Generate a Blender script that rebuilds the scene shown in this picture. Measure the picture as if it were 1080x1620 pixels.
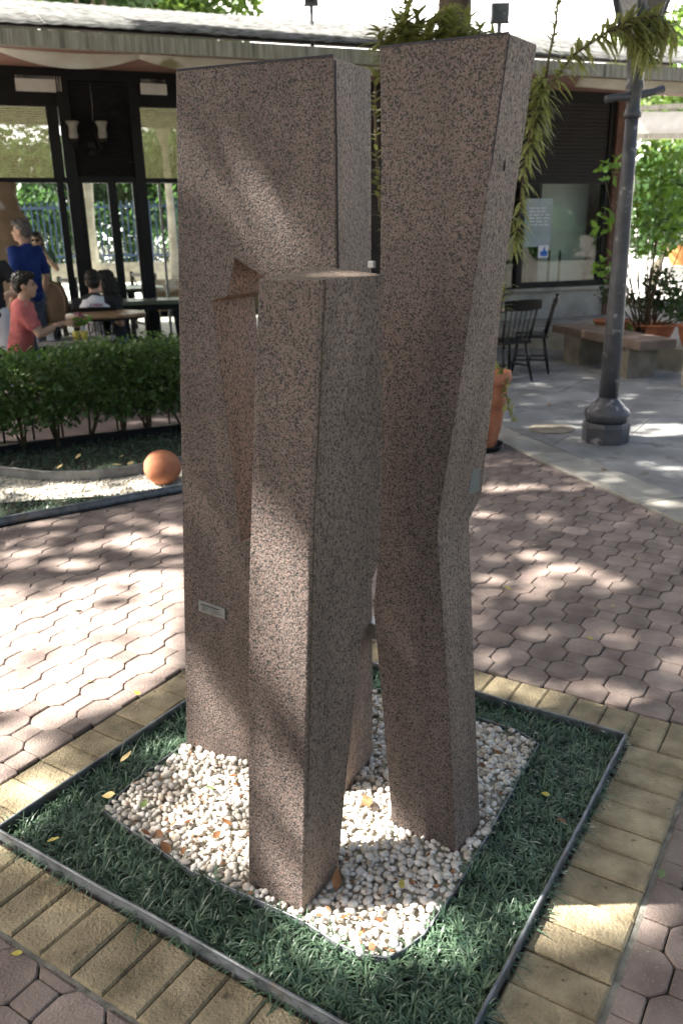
import bpy, bmesh, math, random
import numpy as np
from mathutils import Vector, Matrix
from mathutils.geometry import tessellate_polygon
rnd = random.Random(7); nr = np.random.default_rng(7)
R_ = math.radians
scene = bpy.context.scene; C = scene.collection
for o in list(bpy.data.objects): bpy.data.objects.remove(o)

# ------------------------------------------------------------------ camera, world, sun
H = 1.6; FPX = 1290.0
_d = np.array([80, 3850., FPX]); _d /= np.linalg.norm(_d); _up = -_d
_f = np.array([0, 0, 1.]) - np.dot([0, 0, 1.], _up) * _up; _f /= np.linalg.norm(_f)
RM = np.array([np.cross(_f, _up), _f, _up])            # camera (x right, y down, z forward) -> world
cam = bpy.data.cameras.new('camera'); co = bpy.data.objects.new('camera', cam); C.objects.link(co)
M4 = Matrix.Identity(4)
for r in range(3):
    M4[r][0] = RM[r][0]; M4[r][1] = -RM[r][1]; M4[r][2] = -RM[r][2]
M4[2][3] = H
co.matrix_world = M4
cam.sensor_fit = 'VERTICAL'; cam.sensor_height = 36; cam.lens = FPX / 1620 * 36
cam.clip_start = .05; cam.clip_end = 2000
cam.dof.use_dof = True; cam.dof.focus_distance = 2.05; cam.dof.aperture_fstop = 4.8
scene.camera = co

SUN_EL = 49.0
SH = np.array([1.0, 0.06, 0]); SH /= np.linalg.norm(SH)       # shadows fall this way on the ground
COT = 1 / math.tan(R_(SUN_EL))
to_sun = np.array([-SH[0]*math.cos(R_(SUN_EL)), -SH[1]*math.cos(R_(SUN_EL)), math.sin(R_(SUN_EL))])
sun = bpy.data.lights.new('sun', 'SUN'); so = bpy.data.objects.new('sun', sun); C.objects.link(so)
sun.energy = 5.0; sun.angle = R_(0.53); sun.color = (1, .95, .87)
so.rotation_euler = Vector(to_sun).to_track_quat('Z', 'Y').to_euler(); so.location = (-8, 0, 12)
w = bpy.data.worlds.new('World'); scene.world = w; w.use_nodes = True
nt = w.node_tree; bg = nt.nodes['Background']; sk = nt.nodes.new('ShaderNodeTexSky')
sk.sky_type = 'NISHITA'; sk.sun_disc = False; sk.sun_elevation = R_(SUN_EL)
sk.sun_rotation = math.atan2(to_sun[0], to_sun[1]); sk.dust_density = 7.0; sk.air_density = 1.0; sk.ozone_density = .6
nt.links.new(sk.outputs[0], bg.inputs[0]); bg.inputs[1].default_value = 0.05
vs = scene.view_settings; vs.view_transform = 'Standard'; vs.look = 'None'; vs.exposure = 2.75; vs.gamma = 1
scene.cycles.max_bounces = 8; scene.cycles.diffuse_bounces = 5; scene.cycles.transparent_max_bounces = 12

# ------------------------------------------------------------------ measuring helpers
def ray(x, y): return RM @ np.array([x-540, y-810, FPX])
def g(x, y, z=0.):
    v = ray(x, y); return np.array([0, 0, H]) + (z-H)/v[2]*v
def at(x, y, Y):
    v = ray(x, y); return np.array([0, 0, H]) + Y/v[1]*v
def onpl(x, y, p0, n):
    v = ray(x, y); o = np.array([0, 0, H]); return o + np.dot(np.array(p0)-o, n)/np.dot(v, n)*v
AU = R_(-32.7); U = np.array([math.cos(AU), math.sin(AU), 0]); V = np.array([-math.sin(AU), math.cos(AU), 0])
def uv(u, v, z=0.): return U*u + V*v + np.array([0, 0, z])
UPZ = np.array([0, 0, 1.])

# ------------------------------------------------------------------ materials
def mat(name, c1, c2=None, rough=.8, scale=8., detail=5., bump=0., bscale=None, spec=.3, coat=0., trans=None, metal=0., rand=0., c3=None, s3=40., t3=.62, lo=.35, hi=.65, stretch=None):
    m = bpy.data.materials.new(name); m.use_nodes = True; t = m.node_tree; b = t.nodes['Principled BSDF']
    b.inputs['Roughness'].default_value = rough; b.inputs['Specular IOR Level'].default_value = spec; b.inputs['Metallic'].default_value = metal
    if coat: b.inputs['Coat Weight'].default_value = coat
    geo = t.nodes.new('ShaderNodeNewGeometry'); pos = geo.outputs['Position']
    if stretch:
        mp = t.nodes.new('ShaderNodeMapping'); mp.inputs['Scale'].default_value = stretch; t.links.new(pos, mp.inputs[0]); pos = mp.outputs[0]
    col = None
    if c2 is None: b.inputs['Base Color'].default_value = (*c1, 1)
    else:
        n = t.nodes.new('ShaderNodeTexNoise'); n.inputs['Scale'].default_value = scale; n.inputs['Detail'].default_value = detail
        t.links.new(pos, n.inputs['Vector'])
        r = t.nodes.new('ShaderNodeValToRGB'); r.color_ramp.elements[0].color = (*c1, 1); r.color_ramp.elements[1].color = (*c2, 1)
        r.color_ramp.elements[0].position = lo; r.color_ramp.elements[1].position = hi
        t.links.new(n.outputs[0], r.inputs[0]); col = r.outputs[0]
    if c3 is not None:
        n3 = t.nodes.new('ShaderNodeTexNoise'); n3.inputs['Scale'].default_value = s3; n3.inputs['Detail'].default_value = 3
        t.links.new(pos, n3.inputs['Vector'])
        r3 = t.nodes.new('ShaderNodeValToRGB'); r3.color_ramp.elements[0].position = t3; r3.color_ramp.elements[1].position = t3+.08
        t.links.new(n3.outputs[0], r3.inputs[0])
        mx = t.nodes.new('ShaderNodeMix'); mx.data_type = 'RGBA'; t.links.new(r3.outputs[0], mx.inputs[0]); t.links.new(col, mx.inputs[6])
        mx.inputs[7].default_value = (*c3, 1); col = mx.outputs[2]
    if rand and col:
        oi = t.nodes.new('ShaderNodeObjectInfo'); hs = t.nodes.new('ShaderNodeHueSaturation')
        mr = t.nodes.new('ShaderNodeMapRange'); mr.inputs[3].default_value = 1-rand; mr.inputs[4].default_value = 1+rand
        t.links.new(oi.outputs['Random'], mr.inputs[0]); t.links.new(mr.outputs[0], hs.inputs['Value']); t.links.new(col, hs.inputs['Color']); col = hs.outputs[0]
    if col: t.links.new(col, b.inputs['Base Color'])
    if bump:
        nb = t.nodes.new('ShaderNodeTexNoise'); nb.inputs['Scale'].default_value = bscale or scale*4; nb.inputs['Detail'].default_value = 6
        t.links.new(pos, nb.inputs['Vector']); bp = t.nodes.new('ShaderNodeBump'); bp.inputs['Strength'].default_value = bump; bp.inputs['Distance'].default_value = .01
        t.links.new(nb.outputs[0], bp.inputs['Height']); t.links.new(bp.outputs[0], b.inputs['Normal'])
    if trans:
        tr = t.nodes.new('ShaderNodeBsdfTranslucent'); ms = t.nodes.new('ShaderNodeMixShader'); ms.inputs[0].default_value = trans[0]
        tr.inputs[0].default_value = (*trans[1], 1)
        out = t.nodes['Material Output']; t.links.new(b.outputs[0], ms.inputs[1]); t.links.new(tr.outputs[0], ms.inputs[2]); t.links.new(ms.outputs[0], out.inputs[0])
    return m

def granite(name, pink, grey, dark, rough_bump, tint=1.0, sc=95, streak=1.0, dk=.885):
    """crystalline granite: pink and grey grains with black mica flecks, hewn relief"""
    m = bpy.data.materials.new(name); m.use_nodes = True; t = m.node_tree; b = t.nodes['Principled BSDF']
    b.inputs['Roughness'].default_value = .72; b.inputs['Specular IOR Level'].default_value = .35
    N = t.nodes.new; L = t.links.new
    geo = N('ShaderNodeNewGeometry'); mp = N('ShaderNodeMapping'); mp.inputs['Scale'].default_value = (1, 1, streak); L(geo.outputs['Position'], mp.inputs[0])
    nw = N('ShaderNodeTexNoise'); nw.inputs['Scale'].default_value = 60; nw.inputs['Detail'].default_value = 2; L(mp.outputs[0], nw.inputs['Vector'])
    ad = N('ShaderNodeMixRGB'); ad.blend_type = 'ADD'; ad.inputs[0].default_value = .006; L(mp.outputs[0], ad.inputs[1]); L(nw.outputs['Color'], ad.inputs[2])
    v1 = N('ShaderNodeTexVoronoi'); v1.inputs['Scale'].default_value = sc; L(ad.outputs[0], v1.inputs['Vector'])
    sep = N('ShaderNodeSeparateColor'); L(v1.outputs['Color'], sep.inputs[0])
    r1 = N('ShaderNodeValToRGB'); r1.color_ramp.interpolation = 'CONSTANT'; e = r1.color_ramp.elements
    e[0].position = 0; e[0].color = (*pink, 1); e[1].position = .5; e[1].color = (*[c*1.25 for c in pink], 1)
    k = e.new(.68); k.color = (*grey, 1); k = e.new(.86); k.color = (*[c*.55 for c in grey], 1)
    L(sep.outputs[0], r1.inputs[0])
    v2 = N('ShaderNodeTexVoronoi'); v2.inputs['Scale'].default_value = sc*.8; v2.inputs['Randomness'].default_value = 1; L(ad.outputs[0], v2.inputs['Vector'])
    s2 = N('ShaderNodeSeparateColor'); L(v2.outputs['Color'], s2.inputs[0])
    n2 = N('ShaderNodeTexNoise'); n2.inputs['Scale'].default_value = 105; n2.inputs['Detail'].default_value = 3; L(mp.outputs[0], n2.inputs['Vector'])
    sb = N('ShaderNodeMath'); sb.operation = 'MULTIPLY_ADD'; sb.inputs[1].default_value = .35; L(n2.outputs[0], sb.inputs[0]); 
    sc2 = N('ShaderNodeMath'); sc2.operation = 'MULTIPLY'; sc2.inputs[1].default_value = 1.0; L(s2.outputs[1], sc2.inputs[0]); L(sc2.outputs[0], sb.inputs[2])
    r2 = N('ShaderNodeValToRGB'); r2.color_ramp.elements[0].position = dk-.05; r2.color_ramp.elements[1].position = dk+.02
    L(sb.outputs[0], r2.inputs[0])
    mx = N('ShaderNodeMix'); mx.data_type = 'RGBA'; L(r2.outputs[0], mx.inputs[0]); L(r1.outputs[0], mx.inputs[6]); mx.inputs[7].default_value = (*dark, 1)
    # broad weather staining
    n3 = N('ShaderNodeTexNoise'); n3.inputs['Scale'].default_value = 3.2; n3.inputs['Detail'].default_value = 5; L(geo.outputs['Position'], n3.inputs['Vector'])
    mr = N('ShaderNodeMapRange'); mr.inputs[1].default_value = .3; mr.inputs[2].default_value = .7; mr.inputs[3].default_value = .82*tint; mr.inputs[4].default_value = 1.12*tint; L(n3.outputs[0], mr.inputs[0])
    m5 = N('ShaderNodeMapping'); m5.inputs['Scale'].default_value = (16, 16, .9); L(geo.outputs['Position'], m5.inputs[0]); n5 = N('ShaderNodeTexNoise'); n5.inputs['Scale'].default_value = 1.0; n5.inputs['Detail'].default_value = 4; L(m5.outputs[0], n5.inputs['Vector'])
    q5 = N('ShaderNodeMapRange'); q5.inputs[1].default_value = .35; q5.inputs[2].default_value = .62; q5.inputs[3].default_value = .84; q5.inputs[4].default_value = 1.04; L(n5.outputs[0], q5.inputs[0]); mu = N('ShaderNodeMath'); mu.operation = 'MULTIPLY'; L(mr.outputs[0], mu.inputs[0]); L(q5.outputs[0], mu.inputs[1])
    hs = N('ShaderNodeHueSaturation'); L(mx.outputs[2], hs.inputs['Color']); L(mu.outputs[0], hs.inputs['Value']); L(hs.outputs[0], b.inputs['Base Color'])
    nb = N('ShaderNodeTexNoise'); nb.inputs['Scale'].default_value = 150; nb.inputs['Detail'].default_value = 4; L(mp.outputs[0], nb.inputs['Vector'])
    bp = N('ShaderNodeBump'); bp.inputs['Strength'].default_value = rough_bump; bp.inputs['Distance'].default_value = .012
    L(nb.outputs[0], bp.inputs['Height']); L(bp.outputs[0], b.inputs['Normal'])
    return m

MT = {}
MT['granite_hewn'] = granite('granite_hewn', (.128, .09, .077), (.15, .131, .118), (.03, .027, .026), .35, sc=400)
MT['granite_sawn_lit'] = granite('granite_sawn_lit', (.255, .187, .145), (.255, .207, .168), (.08, .064, .053), .35, sc=430, streak=.65, dk=.92)  # sides painted lighter and warmer than the hewn fronts to carry side light
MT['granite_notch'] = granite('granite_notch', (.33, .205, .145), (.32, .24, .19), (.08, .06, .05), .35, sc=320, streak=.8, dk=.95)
MT['soil'] = mat('soil', (.018, .013, .01), (.05, .035, .025), .95, 30, bump=.8)
MT['sand_joint'] = mat('sand_joint', (.025, .022, .018), (.06, .056, .038), .95, 14, bump=.6, c3=(.04, .055, .025), s3=5, t3=.55)
MT['paver'] = mat('paver', (.15, .113, .10), (.285, .228, .197), .9, 6, 9, bump=.6, bscale=130, rand=.22, c3=(.32, .27, .25), s3=160, t3=.64)
MT['paver_moss'] = mat('paver_moss', (.13, .11, .06), (.25, .215, .12), .9, 5, 7, bump=.55, bscale=130, rand=.15)
MT['brick'] = mat('brick', (.18, .145, .09), (.37, .305, .195), .9, 9, 8, bump=.9, bscale=120, rand=.17, c3=(.09, .075, .05), s3=30, t3=.66)
MT['mortar'] = mat('mortar', (.1, .095, .08), (.22, .21, .18), .95, 20, bump=.6)
MT['pebble'] = mat('pebble', (.40, .345, .28), (.74, .705, .655), .6, 30, bump=.25, bscale=90, c3=(.33, .27, .21), s3=26, t3=.6)
MT['gravel'] = mat('gravel', (.33, .30, .24), (.52, .49, .43), .8, 40)
MT['edging'] = mat('edging', (.09, .10, .11), (.2, .215, .225), .34, 20, spec=.6, bump=.1, c3=(.16, .14, .12), s3=9, t3=.62)
MT['edging_grey'] = mat('edging_grey', (.14, .14, .135), (.25, .25, .24), .45, 8, spec=.5)
MT['grass'] = mat('grass', (.032, .066, .043), (.13, .205, .128), .36, 18, spec=.5, trans=(.12, (.06, .13, .05)))
MT['slab'] = mat('slab', (.16, .16, .158), (.27, .27, .265), .85, 2.2, 8, bump=.3, bscale=60, rand=.09, c3=(.14, .14, .135), s3=5, t3=.6)
MT['kerb'] = mat('kerb', (.2, .19, .165), (.32, .305, .27), .9, 4, 8, bump=.4, bscale=70, rand=.08)
MT['far_ground'] = mat('far_ground', (.12, .115, .10), (.2, .19, .17), .95, .6, 5)
MT['cloud'] = mat('cloud', (.85, .86, .87), (.9, .9, .9), 1, .02)
MT['street'] = mat('street', (.42, .41, .39), (.55, .54, .52), .9, .8, 5)
MT['terracotta'] = mat('terracotta', (.36, .125, .06), (.48, .195, .105), .85, 9, 8, bump=.6, bscale=22, c3=(.27, .10, .055), s3=5, t3=.57)
MT['iron'] = mat('iron', (.045, .045, .052), (.085, .085, .095), .42, 6, spec=.5, bump=.15, bscale=40, c3=(.24, .23, .23), s3=13, t3=.62)
MT['black'] = mat('black', (.005, .005, .0055), (.009, .009, .009), .5, 5, spec=.25)
MT['shutter'] = mat('shutter', (.009, .008, .009), (.016, .014, .015), .6, 9, c3=(.09, .09, .1), s3=9, t3=.68, stretch=(1, 1, 6))
MT['black_chair'] = mat('black_chair', (.005, .005, .005), (.01, .009, .008), .35, 12, spec=.35)
MT['soffit'] = mat('soffit', (.22, .115, .085), (.28, .15, .115), .8, 2)
MT['fascia'] = mat('fascia', (.20, .185, .15), (.36, .34, .29), .9, 6, 8, stretch=(6, 6, .4), bump=.3, c3=(.10, .095, .08), s3=1.4, t3=.6)
MT['cloth'] = mat('cloth', (.50, .45, .37), (.66, .62, .54), .95, 3, c3=(.25, .22, .12), s3=2.2, t3=.62, trans=(.2, (.5, .45, .38)))
MT['roof'] = mat('roof', (.055, .056, .053), (.15, .15, .147), .9, 7, 9, c3=(.02, .022, .016), s3=6, t3=.53, bump=.3)
MT['concrete'] = mat('concrete', (.16, .14, .11), (.27, .24, .19), .9, 5, 8, bump=.4)
MT['bench_top'] = mat('bench_top', (.13, .093, .074), (.21, .155, .125), .8, 4, 7, bump=.3)
MT['plinth'] = mat('plinth', (.26, .245, .21), (.4, .38, .34), .9, 2.4, 8, bump=.3, c3=(.2, .18, .15), s3=2, t3=.58)
MT['brick_pillar'] = mat('brick_pillar', (.09, .05, .04), (.16, .09, .07), .9, 9, bump=.5)
MT['wall_white'] = mat('wall_white', (.60, .60, .58), (.70, .70, .68), .8, 2)
MT['wall_dark'] = mat('wall_dark', (.04, .032, .028), (.06, .05, .045), .9, 3)
MT['yard'] = mat('yard', (.09, .07, .068), (.15, .12, .115), .9, 3)
MT['floor_in'] = mat('floor_in', (.2, .18, .16), (.28, .26, .23), .5, 2)
MT['tan_stone'] = mat('tan_stone', (.20, .135, .075), (.34, .25, .16), .9, 2.5, 8, bump=.8, bscale=14, c3=(.42, .4, .36), s3=3, t3=.6)
MT['bark'] = mat('bark', (.07, .05, .038), (.16, .12, .09), .95, 9, 7, bump=1, bscale=30, stretch=(1, 1, .3))
MT['pale_bark'] = mat('pale_bark', (.3, .26, .2), (.45, .4, .32), .9, 4)
MT['stem'] = mat('stem', (.07, .05, .03), (.14, .11, .06), .9, 10)
MT['wood_top'] = mat('wood_top', (.22, .12, .05), (.32, .19, .09), .35, 3, stretch=(1, 6, 1), spec=.5)
MT['green_top'] = mat('green_top', (.07, .085, .06), (.12, .14, .10), .3, 3, spec=.5)
MT['brown_wood'] = mat('brown_wood', (.07, .045, .025), (.12, .08, .045), .5, 6)
MT['opal'] = mat('opal', (.3, .29, .25), (.42, .41, .36), .3, 8, trans=(.3, (.4, .38, .33)))
MT['white_plastic'] = mat('white_plastic', (.62, .6, .55), (.72, .7, .66), .5, 5)
MT['blue_paint'] = mat('blue_paint', (.018, .035, .075), (.025, .05, .1), .5, 5)
MT['poster'] = mat('poster', (.27, .34, .36), (.36, .43, .45), .6, 4)
MT['sign_white'] = mat('sign_white', (.75, .77, .8)); MT['sign_blue'] = mat('sign_blue', (.02, .14, .55), rough=.5)
MT['steel'] = mat('steel', (.3, .31, .31), (.45, .46, .45), .38, 30, metal=.8, spec=.5)
MT['plaque'] = mat('plaque', (.2, .205, .2), (.3, .305, .3), .45, 30, metal=.5)
MT['ink'] = mat('ink', (.03, .03, .04), rough=.7)
MT['groove'] = mat('groove', (.17, .185, .175), (.24, .26, .25), .6, 10, stretch=(1, 1, .3))
MT['skin'] = mat('skin', (.42, .25, .17), (.48, .3, .21), .55, 6); MT['skin_pale'] = mat('skin_pale', (.56, .36, .28), (.62, .41, .33), .55, 6)
MT['hair_black'] = mat('hair_black', (.008, .007, .006), (.02, .016, .013), .5, 60); MT['hair_grey'] = mat('hair_grey', (.06, .055, .05), (.15, .14, .13), .6, 40)
MT['shirt_pink'] = mat('shirt_pink', (.46, .12, .115), (.54, .165, .155), .9, 5, bump=.2, bscale=14); MT['shirt_blue'] = mat('shirt_blue', (.008, .022, .12), (.015, .04, .18), .9, 5, bump=.2, bscale=14)
MT['shirt_black'] = mat('shirt_black', (.015, .015, .018), (.03, .03, .034), .9, 5); MT['vest_white'] = mat('vest_white', (.66, .65, .68), (.74, .73, .75), .9, 5, bump=.2, bscale=14)
MT['shirt_green'] = mat('shirt_green', (.06, .14, .11), (.09, .18, .15), .9, 5); MT['jeans'] = mat('jeans', (.06, .08, .12), (.11, .13, .18), .9, 9); MT['pink_ink'] = mat('pink_ink', (.45, .12, .25))
MT['dry_leaf'] = mat('dry_leaf', (.13, .055, .025), (.28, .14, .065), .7, 30, trans=(.15, (.4, .2, .08))); MT['yellow_leaf'] = mat('yellow_leaf', (.42, .36, .06), (.6, .5, .12), .6, 40, trans=(.2, (.5, .45, .1)))
MT['tan_leaf'] = mat('tan_leaf', (.5, .36, .14), (.66, .52, .26), .7, 40); MT['green_leaf'] = mat('green_leaf', (.10, .15, .045), (.17, .21, .08), .5, 40)
MT['orange_pot'] = mat('orange_pot', (.5, .2, .06), (.6, .27, .1), .7, 4)
def leafmat(n, a, b, tr, sc=5, rough=.45): return mat(n, a, b, rough, sc, 2, trans=(.35, tr), spec=.4)
MT['canopy'] = leafmat('canopy', (.05, .085, .03), (.09, .13, .05), (.09, .15, .04))
MT['hedge'] = leafmat('hedge', (.03, .07, .018), (.115, .18, .05), (.10, .19, .04), 9)
MT['far_leaf'] = leafmat('far_leaf', (.05, .10, .02), (.13, .2, .04), (.2, .32, .05), 1.5)
MT['far_leaf2'] = leafmat('far_leaf2', (.03, .075, .025), (.07, .13, .045), (.10, .2, .05), 1.2)
MT['bright_leaf'] = leafmat('bright_leaf', (.06, .15, .02), (.14, .25, .04), (.25, .42, .05), 5)
MT['shrub'] = leafmat('shrub', (.02, .05, .02), (.05, .10, .035), (.06, .12, .03), 7)
def dracaena_mat():
    m = leafmat('variegated', (.13, .165, .045), (.46, .43, .17), (.3, .33, .1), 60); return m
MT['variegated'] = dracaena_mat()
def glassmat(n, tint=(1, 1, 1), refl=.12, rough=.02):
    m = bpy.data.materials.new(n); m.use_nodes = True; t = m.node_tree; t.nodes.remove(t.nodes['Principled BSDF'])
    tr = t.nodes.new('ShaderNodeBsdfTransparent'); tr.inputs[0].default_value = (*tint, 1); gl = t.nodes.new('ShaderNodeBsdfGlossy'); gl.inputs['Roughness'].default_value = rough
    fr = t.nodes.new('ShaderNodeFresnel'); fr.inputs[0].default_value = 1.45; ms = t.nodes.new('ShaderNodeMixShader')
    t.links.new(fr.outputs[0], ms.inputs[0]); t.links.new(tr.outputs[0], ms.inputs[1]); t.links.new(gl.outputs[0], ms.inputs[2]); t.links.new(ms.outputs[0], t.nodes['Material Output'].inputs[0]); return m
MT['glass'] = glassmat('glass', (.93, .97, .95))
def blindmat():
    m = bpy.data.materials.new('woven_blind'); m.use_nodes = True; t = m.node_tree; b = t.nodes['Principled BSDF']; N = t.nodes.new; L = t.links.new
    b.inputs['Base Color'].default_value = (.34, .33, .2, 1); b.inputs['Roughness'].default_value = .9
    tl = N('ShaderNodeBsdfTranslucent'); tl.inputs[0].default_value = (.5, .52, .28, 1); m1 = N('ShaderNodeMixShader'); m1.inputs[0].default_value = .6; L(b.outputs[0], m1.inputs[1]); L(tl.outputs[0], m1.inputs[2])
    tr = N('ShaderNodeBsdfTransparent'); m2 = N('ShaderNodeMixShader'); m2.inputs[0].default_value = .55; L(m1.outputs[0], m2.inputs[1]); L(tr.outputs[0], m2.inputs[2]); L(m2.outputs[0], t.nodes['Material Output'].inputs[0]); return m
MT['blind'] = blindmat()

# ------------------------------------------------------------------ mesh helpers
def link(name, me, m, parent=None):
    o = bpy.data.objects.new(name, me); C.objects.link(o)
    if m is not None:
        mi_ = [p.material_index for p in me.polygons] if isinstance(m, (list, tuple)) else None
        me.materials.clear()
        for k in (m if isinstance(m, (list, tuple)) else [m]): me.materials.append(MT[k])
    if m is not None and mi_: me.polygons.foreach_set('material_index', mi_)
    if parent is not None: o.parent = parent
    return o
def tag(o, label=None, cat=None, group=None, kind=None):
    if label: o['label'] = label
    if cat: o['category'] = cat
    if group: o['group'] = group
    if kind: o['kind'] = kind
    return o
def empty(name, label, cat, loc=(0, 0, 0), rz=0, group=None):
    o = bpy.data.objects.new(name, None); C.objects.link(o); o.location = loc; o.rotation_euler.z = rz; o.empty_display_size = .1
    return tag(o, label, cat, group)
class MB:
    def __init__(s): s.v = []; s.f = []
    def add(s, vs, fs):
        k = len(s.v); s.v += [tuple(map(float, p)) for p in vs]; s.f += [tuple(i+k for i in f) for f in fs]; return s
    def box(s, c, size, rz=0, ax=None):
        hx, hy, hz = [a/2 for a in size]
        ax = ax if ax is not None else (np.array([math.cos(rz), math.sin(rz), 0]), np.array([-math.sin(rz), math.cos(rz), 0]), UPZ)
        c = np.array(c, float); P = [c+ax[0]*i*hx+ax[1]*j*hy+ax[2]*k*hz for k in (-1, 1) for j in (-1, 1) for i in (-1, 1)]
        return s.add(P, [(0, 2, 3, 1), (4, 5, 7, 6), (0, 1, 5, 4), (2, 6, 7, 3), (0, 4, 6, 2), (1, 3, 7, 5)])
    def bar(s, a, b, w, d=None, side=None):
        a = np.array(a, float); b = np.array(b, float); z = b-a; L = np.linalg.norm(z); z = z/L
        x = np.array(side, float) if side is not None else (np.array([1., 0, 0]) if abs(z[0]) < .9 else np.array([0, 1., 0]))
        x = x-np.dot(x, z)*z; x /= np.linalg.norm(x); y = np.cross(z, x)
        return s.box((a+b)/2, (w, d or w, L), ax=(x, y, z))
    def tube(s, pts, rad, n=8, cap=True):
        pts = [np.array(p, float) for p in pts]; rad = rad if isinstance(rad, (list, tuple)) else [rad]*len(pts); V_ = []; F_ = []
        ref = None
        for i, p in enumerate(pts):
            tdir = pts[min(i+1, len(pts)-1)]-pts[max(i-1, 0)]; tdir = tdir/(np.linalg.norm(tdir)+1e-9)
            if ref is None: ref = np.array([1., 0, 0]) if abs(tdir[0]) < .8 else np.array([0, 1., 0])
            x = ref-np.dot(ref, tdir)*tdir; x /= np.linalg.norm(x); y = np.cross(tdir, x); ref = x
            for k in range(n):
                a = 2*math.pi*k/n; V_.append(p+(x*math.cos(a)+y*math.sin(a))*rad[i])
        for i in range(len(pts)-1):
            for k in range(n): F_.append((i*n+k, i*n+(k+1) % n, (i+1)*n+(k+1) % n, (i+1)*n+k))
        if cap: F_.append(tuple(range(n-1, -1, -1))); F_.append(tuple((len(pts)-1)*n+k for k in range(n)))
        return s.add(V_, F_)
    def lathe(s, prof, n=24, c=(0, 0, 0), flute=0, cap=True):
        V_ = []; F_ = []; c = np.array(c, float)
        for (r, z) in prof:
            for k in range(n):
                a = 2*math.pi*(k+.5)/n; rr = r*(1-(flute if k % 2 else 0)); V_.append(c+np.array([rr*math.cos(a), rr*math.sin(a), z]))
        for i in range(len(prof)-1):
            for k in range(n): F_.append((i*n+k, i*n+(k+1) % n, (i+1)*n+(k+1) % n, (i+1)*n+k))
        if cap: F_.append(tuple(range(n-1, -1, -1))); F_.append(tuple((len(prof)-1)*n+k for k in range(n)))
        return s.add(V_, F_)
    def ball(s, c, r, n=12, m=8):
        c = np.array(c, float); r = np.array(r if hasattr(r, '__len__') else (r, r, r), float)
        V_ = [c+np.array([0, 0, -r[2]])]; F_ = []
        for i in range(1, m):
            ph = -math.pi/2+math.pi*i/m
            for k in range(n): a = 2*math.pi*k/n; V_.append(c+r*np.array([math.cos(ph)*math.cos(a), math.cos(ph)*math.sin(a), math.sin(ph)]))
        V_.append(c+np.array([0, 0, r[2]]))
        for k in range(n): F_.append((0, 1+(k+1) % n, 1+k)); F_.append((len(V_)-1, 1+(m-2)*n+k, 1+(m-2)*n+(k+1) % n))
        for i in range(m-2):
            for k in range(n): F_.append((1+i*n+k, 1+i*n+(k+1) % n, 1+(i+1)*n+(k+1) % n, 1+(i+1)*n+k))
        return s.add(V_, F_)
    def prism(s, poly, z0, z1, ch=0.):
        """vertical prism over a counter-clockwise xy polygon, optional chamfered top"""
        n = len(poly); P = [np.array(p[:2], float) for p in poly]; c = sum(P)/n
        rings = [[(*p, z0) for p in P], [(*p, z1-ch) for p in P]]
        if ch:
            Q = []
            for i in range(n):
                e1 = P[i]-P[i-1]; e2 = P[(i+1) % n]-P[i]; n1 = np.array([-e1[1], e1[0]])/(np.linalg.norm(e1)+1e-9); n2 = np.array([-e2[1], e2[0]])/(np.linalg.norm(e2)+1e-9)
                Q.append(P[i]+(n1+n2)/(1+max(np.dot(n1, n2), -.5))*ch)
            rings.append([(*q, z1) for q in Q])
        V_ = [v for r in rings for v in r]; F_ = []
        for i in range(len(rings)-1):
            for k in range(n): F_.append((i*n+k, i*n+(k+1) % n, (i+1)*n+(k+1) % n, (i+1)*n+k))
        F_.append(tuple((len(rings)-1)*n+k for k in range(n))); return s.add(V_, F_)
    def mesh(s, name, smooth=False):
        me = bpy.data.meshes.new(name); me.from_pydata(s.v, [], s.f); me.update()
        if smooth: me.polygons.foreach_set('use_smooth', [True]*len(me.polygons))
        return me
    def build(s, name, m, parent=None, smooth=False, bevel=0):
        o = link(name, s.mesh(name, smooth), m, parent)
        if bevel: b = o.modifiers.new('bevel', 'BEVEL'); b.width = bevel; b.segments = 2; b.limit_method = 'ANGLE'; b.angle_limit = R_(30)
        return o
def quads_mesh(name, verts, faces):
    """fast mesh from (N,3) verts and (M,k) faces"""
    me = bpy.data.meshes.new(name); verts = np.asarray(verts, np.float32); faces = np.asarray(faces, np.int32); k = faces.shape[1]
    me.vertices.add(len(verts)); me.vertices.foreach_set('co', verts.ravel()); me.loops.add(faces.size); me.loops.foreach_set('vertex_index', faces.ravel())
    me.polygons.add(len(faces)); me.polygons.foreach_set('loop_start', np.arange(0, faces.size, k, dtype=np.int32)); me.polygons.foreach_set('loop_total', np.full(len(faces), k, np.int32)); me.update(calc_edges=True); return me
def blades(base, dirs, length, width, droop, seg=3, side=None, lift=None):
    """curved strap leaves: base (N,3), unit start directions (N,3)"""
    n = len(base); length = np.broadcast_to(length, n); droop = np.broadcast_to(droop, n); width = np.broadcast_to(width, n)
    hor = np.cross(dirs, np.array([0, 0, 1.])); hl = np.linalg.norm(hor, axis=1, keepdims=True); hor = np.where(hl > 1e-4, hor/np.maximum(hl, 1e-4), np.array([[1., 0, 0]]))
    out = []
    for i in range(seg+1):
        t = i/seg; p = base+dirs*(length*t)[:, None]; p = p.copy(); p[:, 2] -= droop*length*t*t
        wv = width*(1-t**2.2)*(.55+.9*min(t, .5)); out.append(p-hor*(wv/2)[:, None]); out.append(p+hor*(wv/2)[:, None])
    Vt = np.stack(out, 1).reshape(-1, 3); k = 2*(seg+1); b0 = np.arange(n)*k
    F_ = np.concatenate([np.stack([b0+2*i, b0+2*i+1, b0+2*i+3, b0+2*i+2], 1) for i in range(seg)]); return Vt, F_
def rdirs(n):
    d = nr.normal(size=(n, 3)); return d/np.linalg.norm(d, axis=1, keepdims=True)
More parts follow.
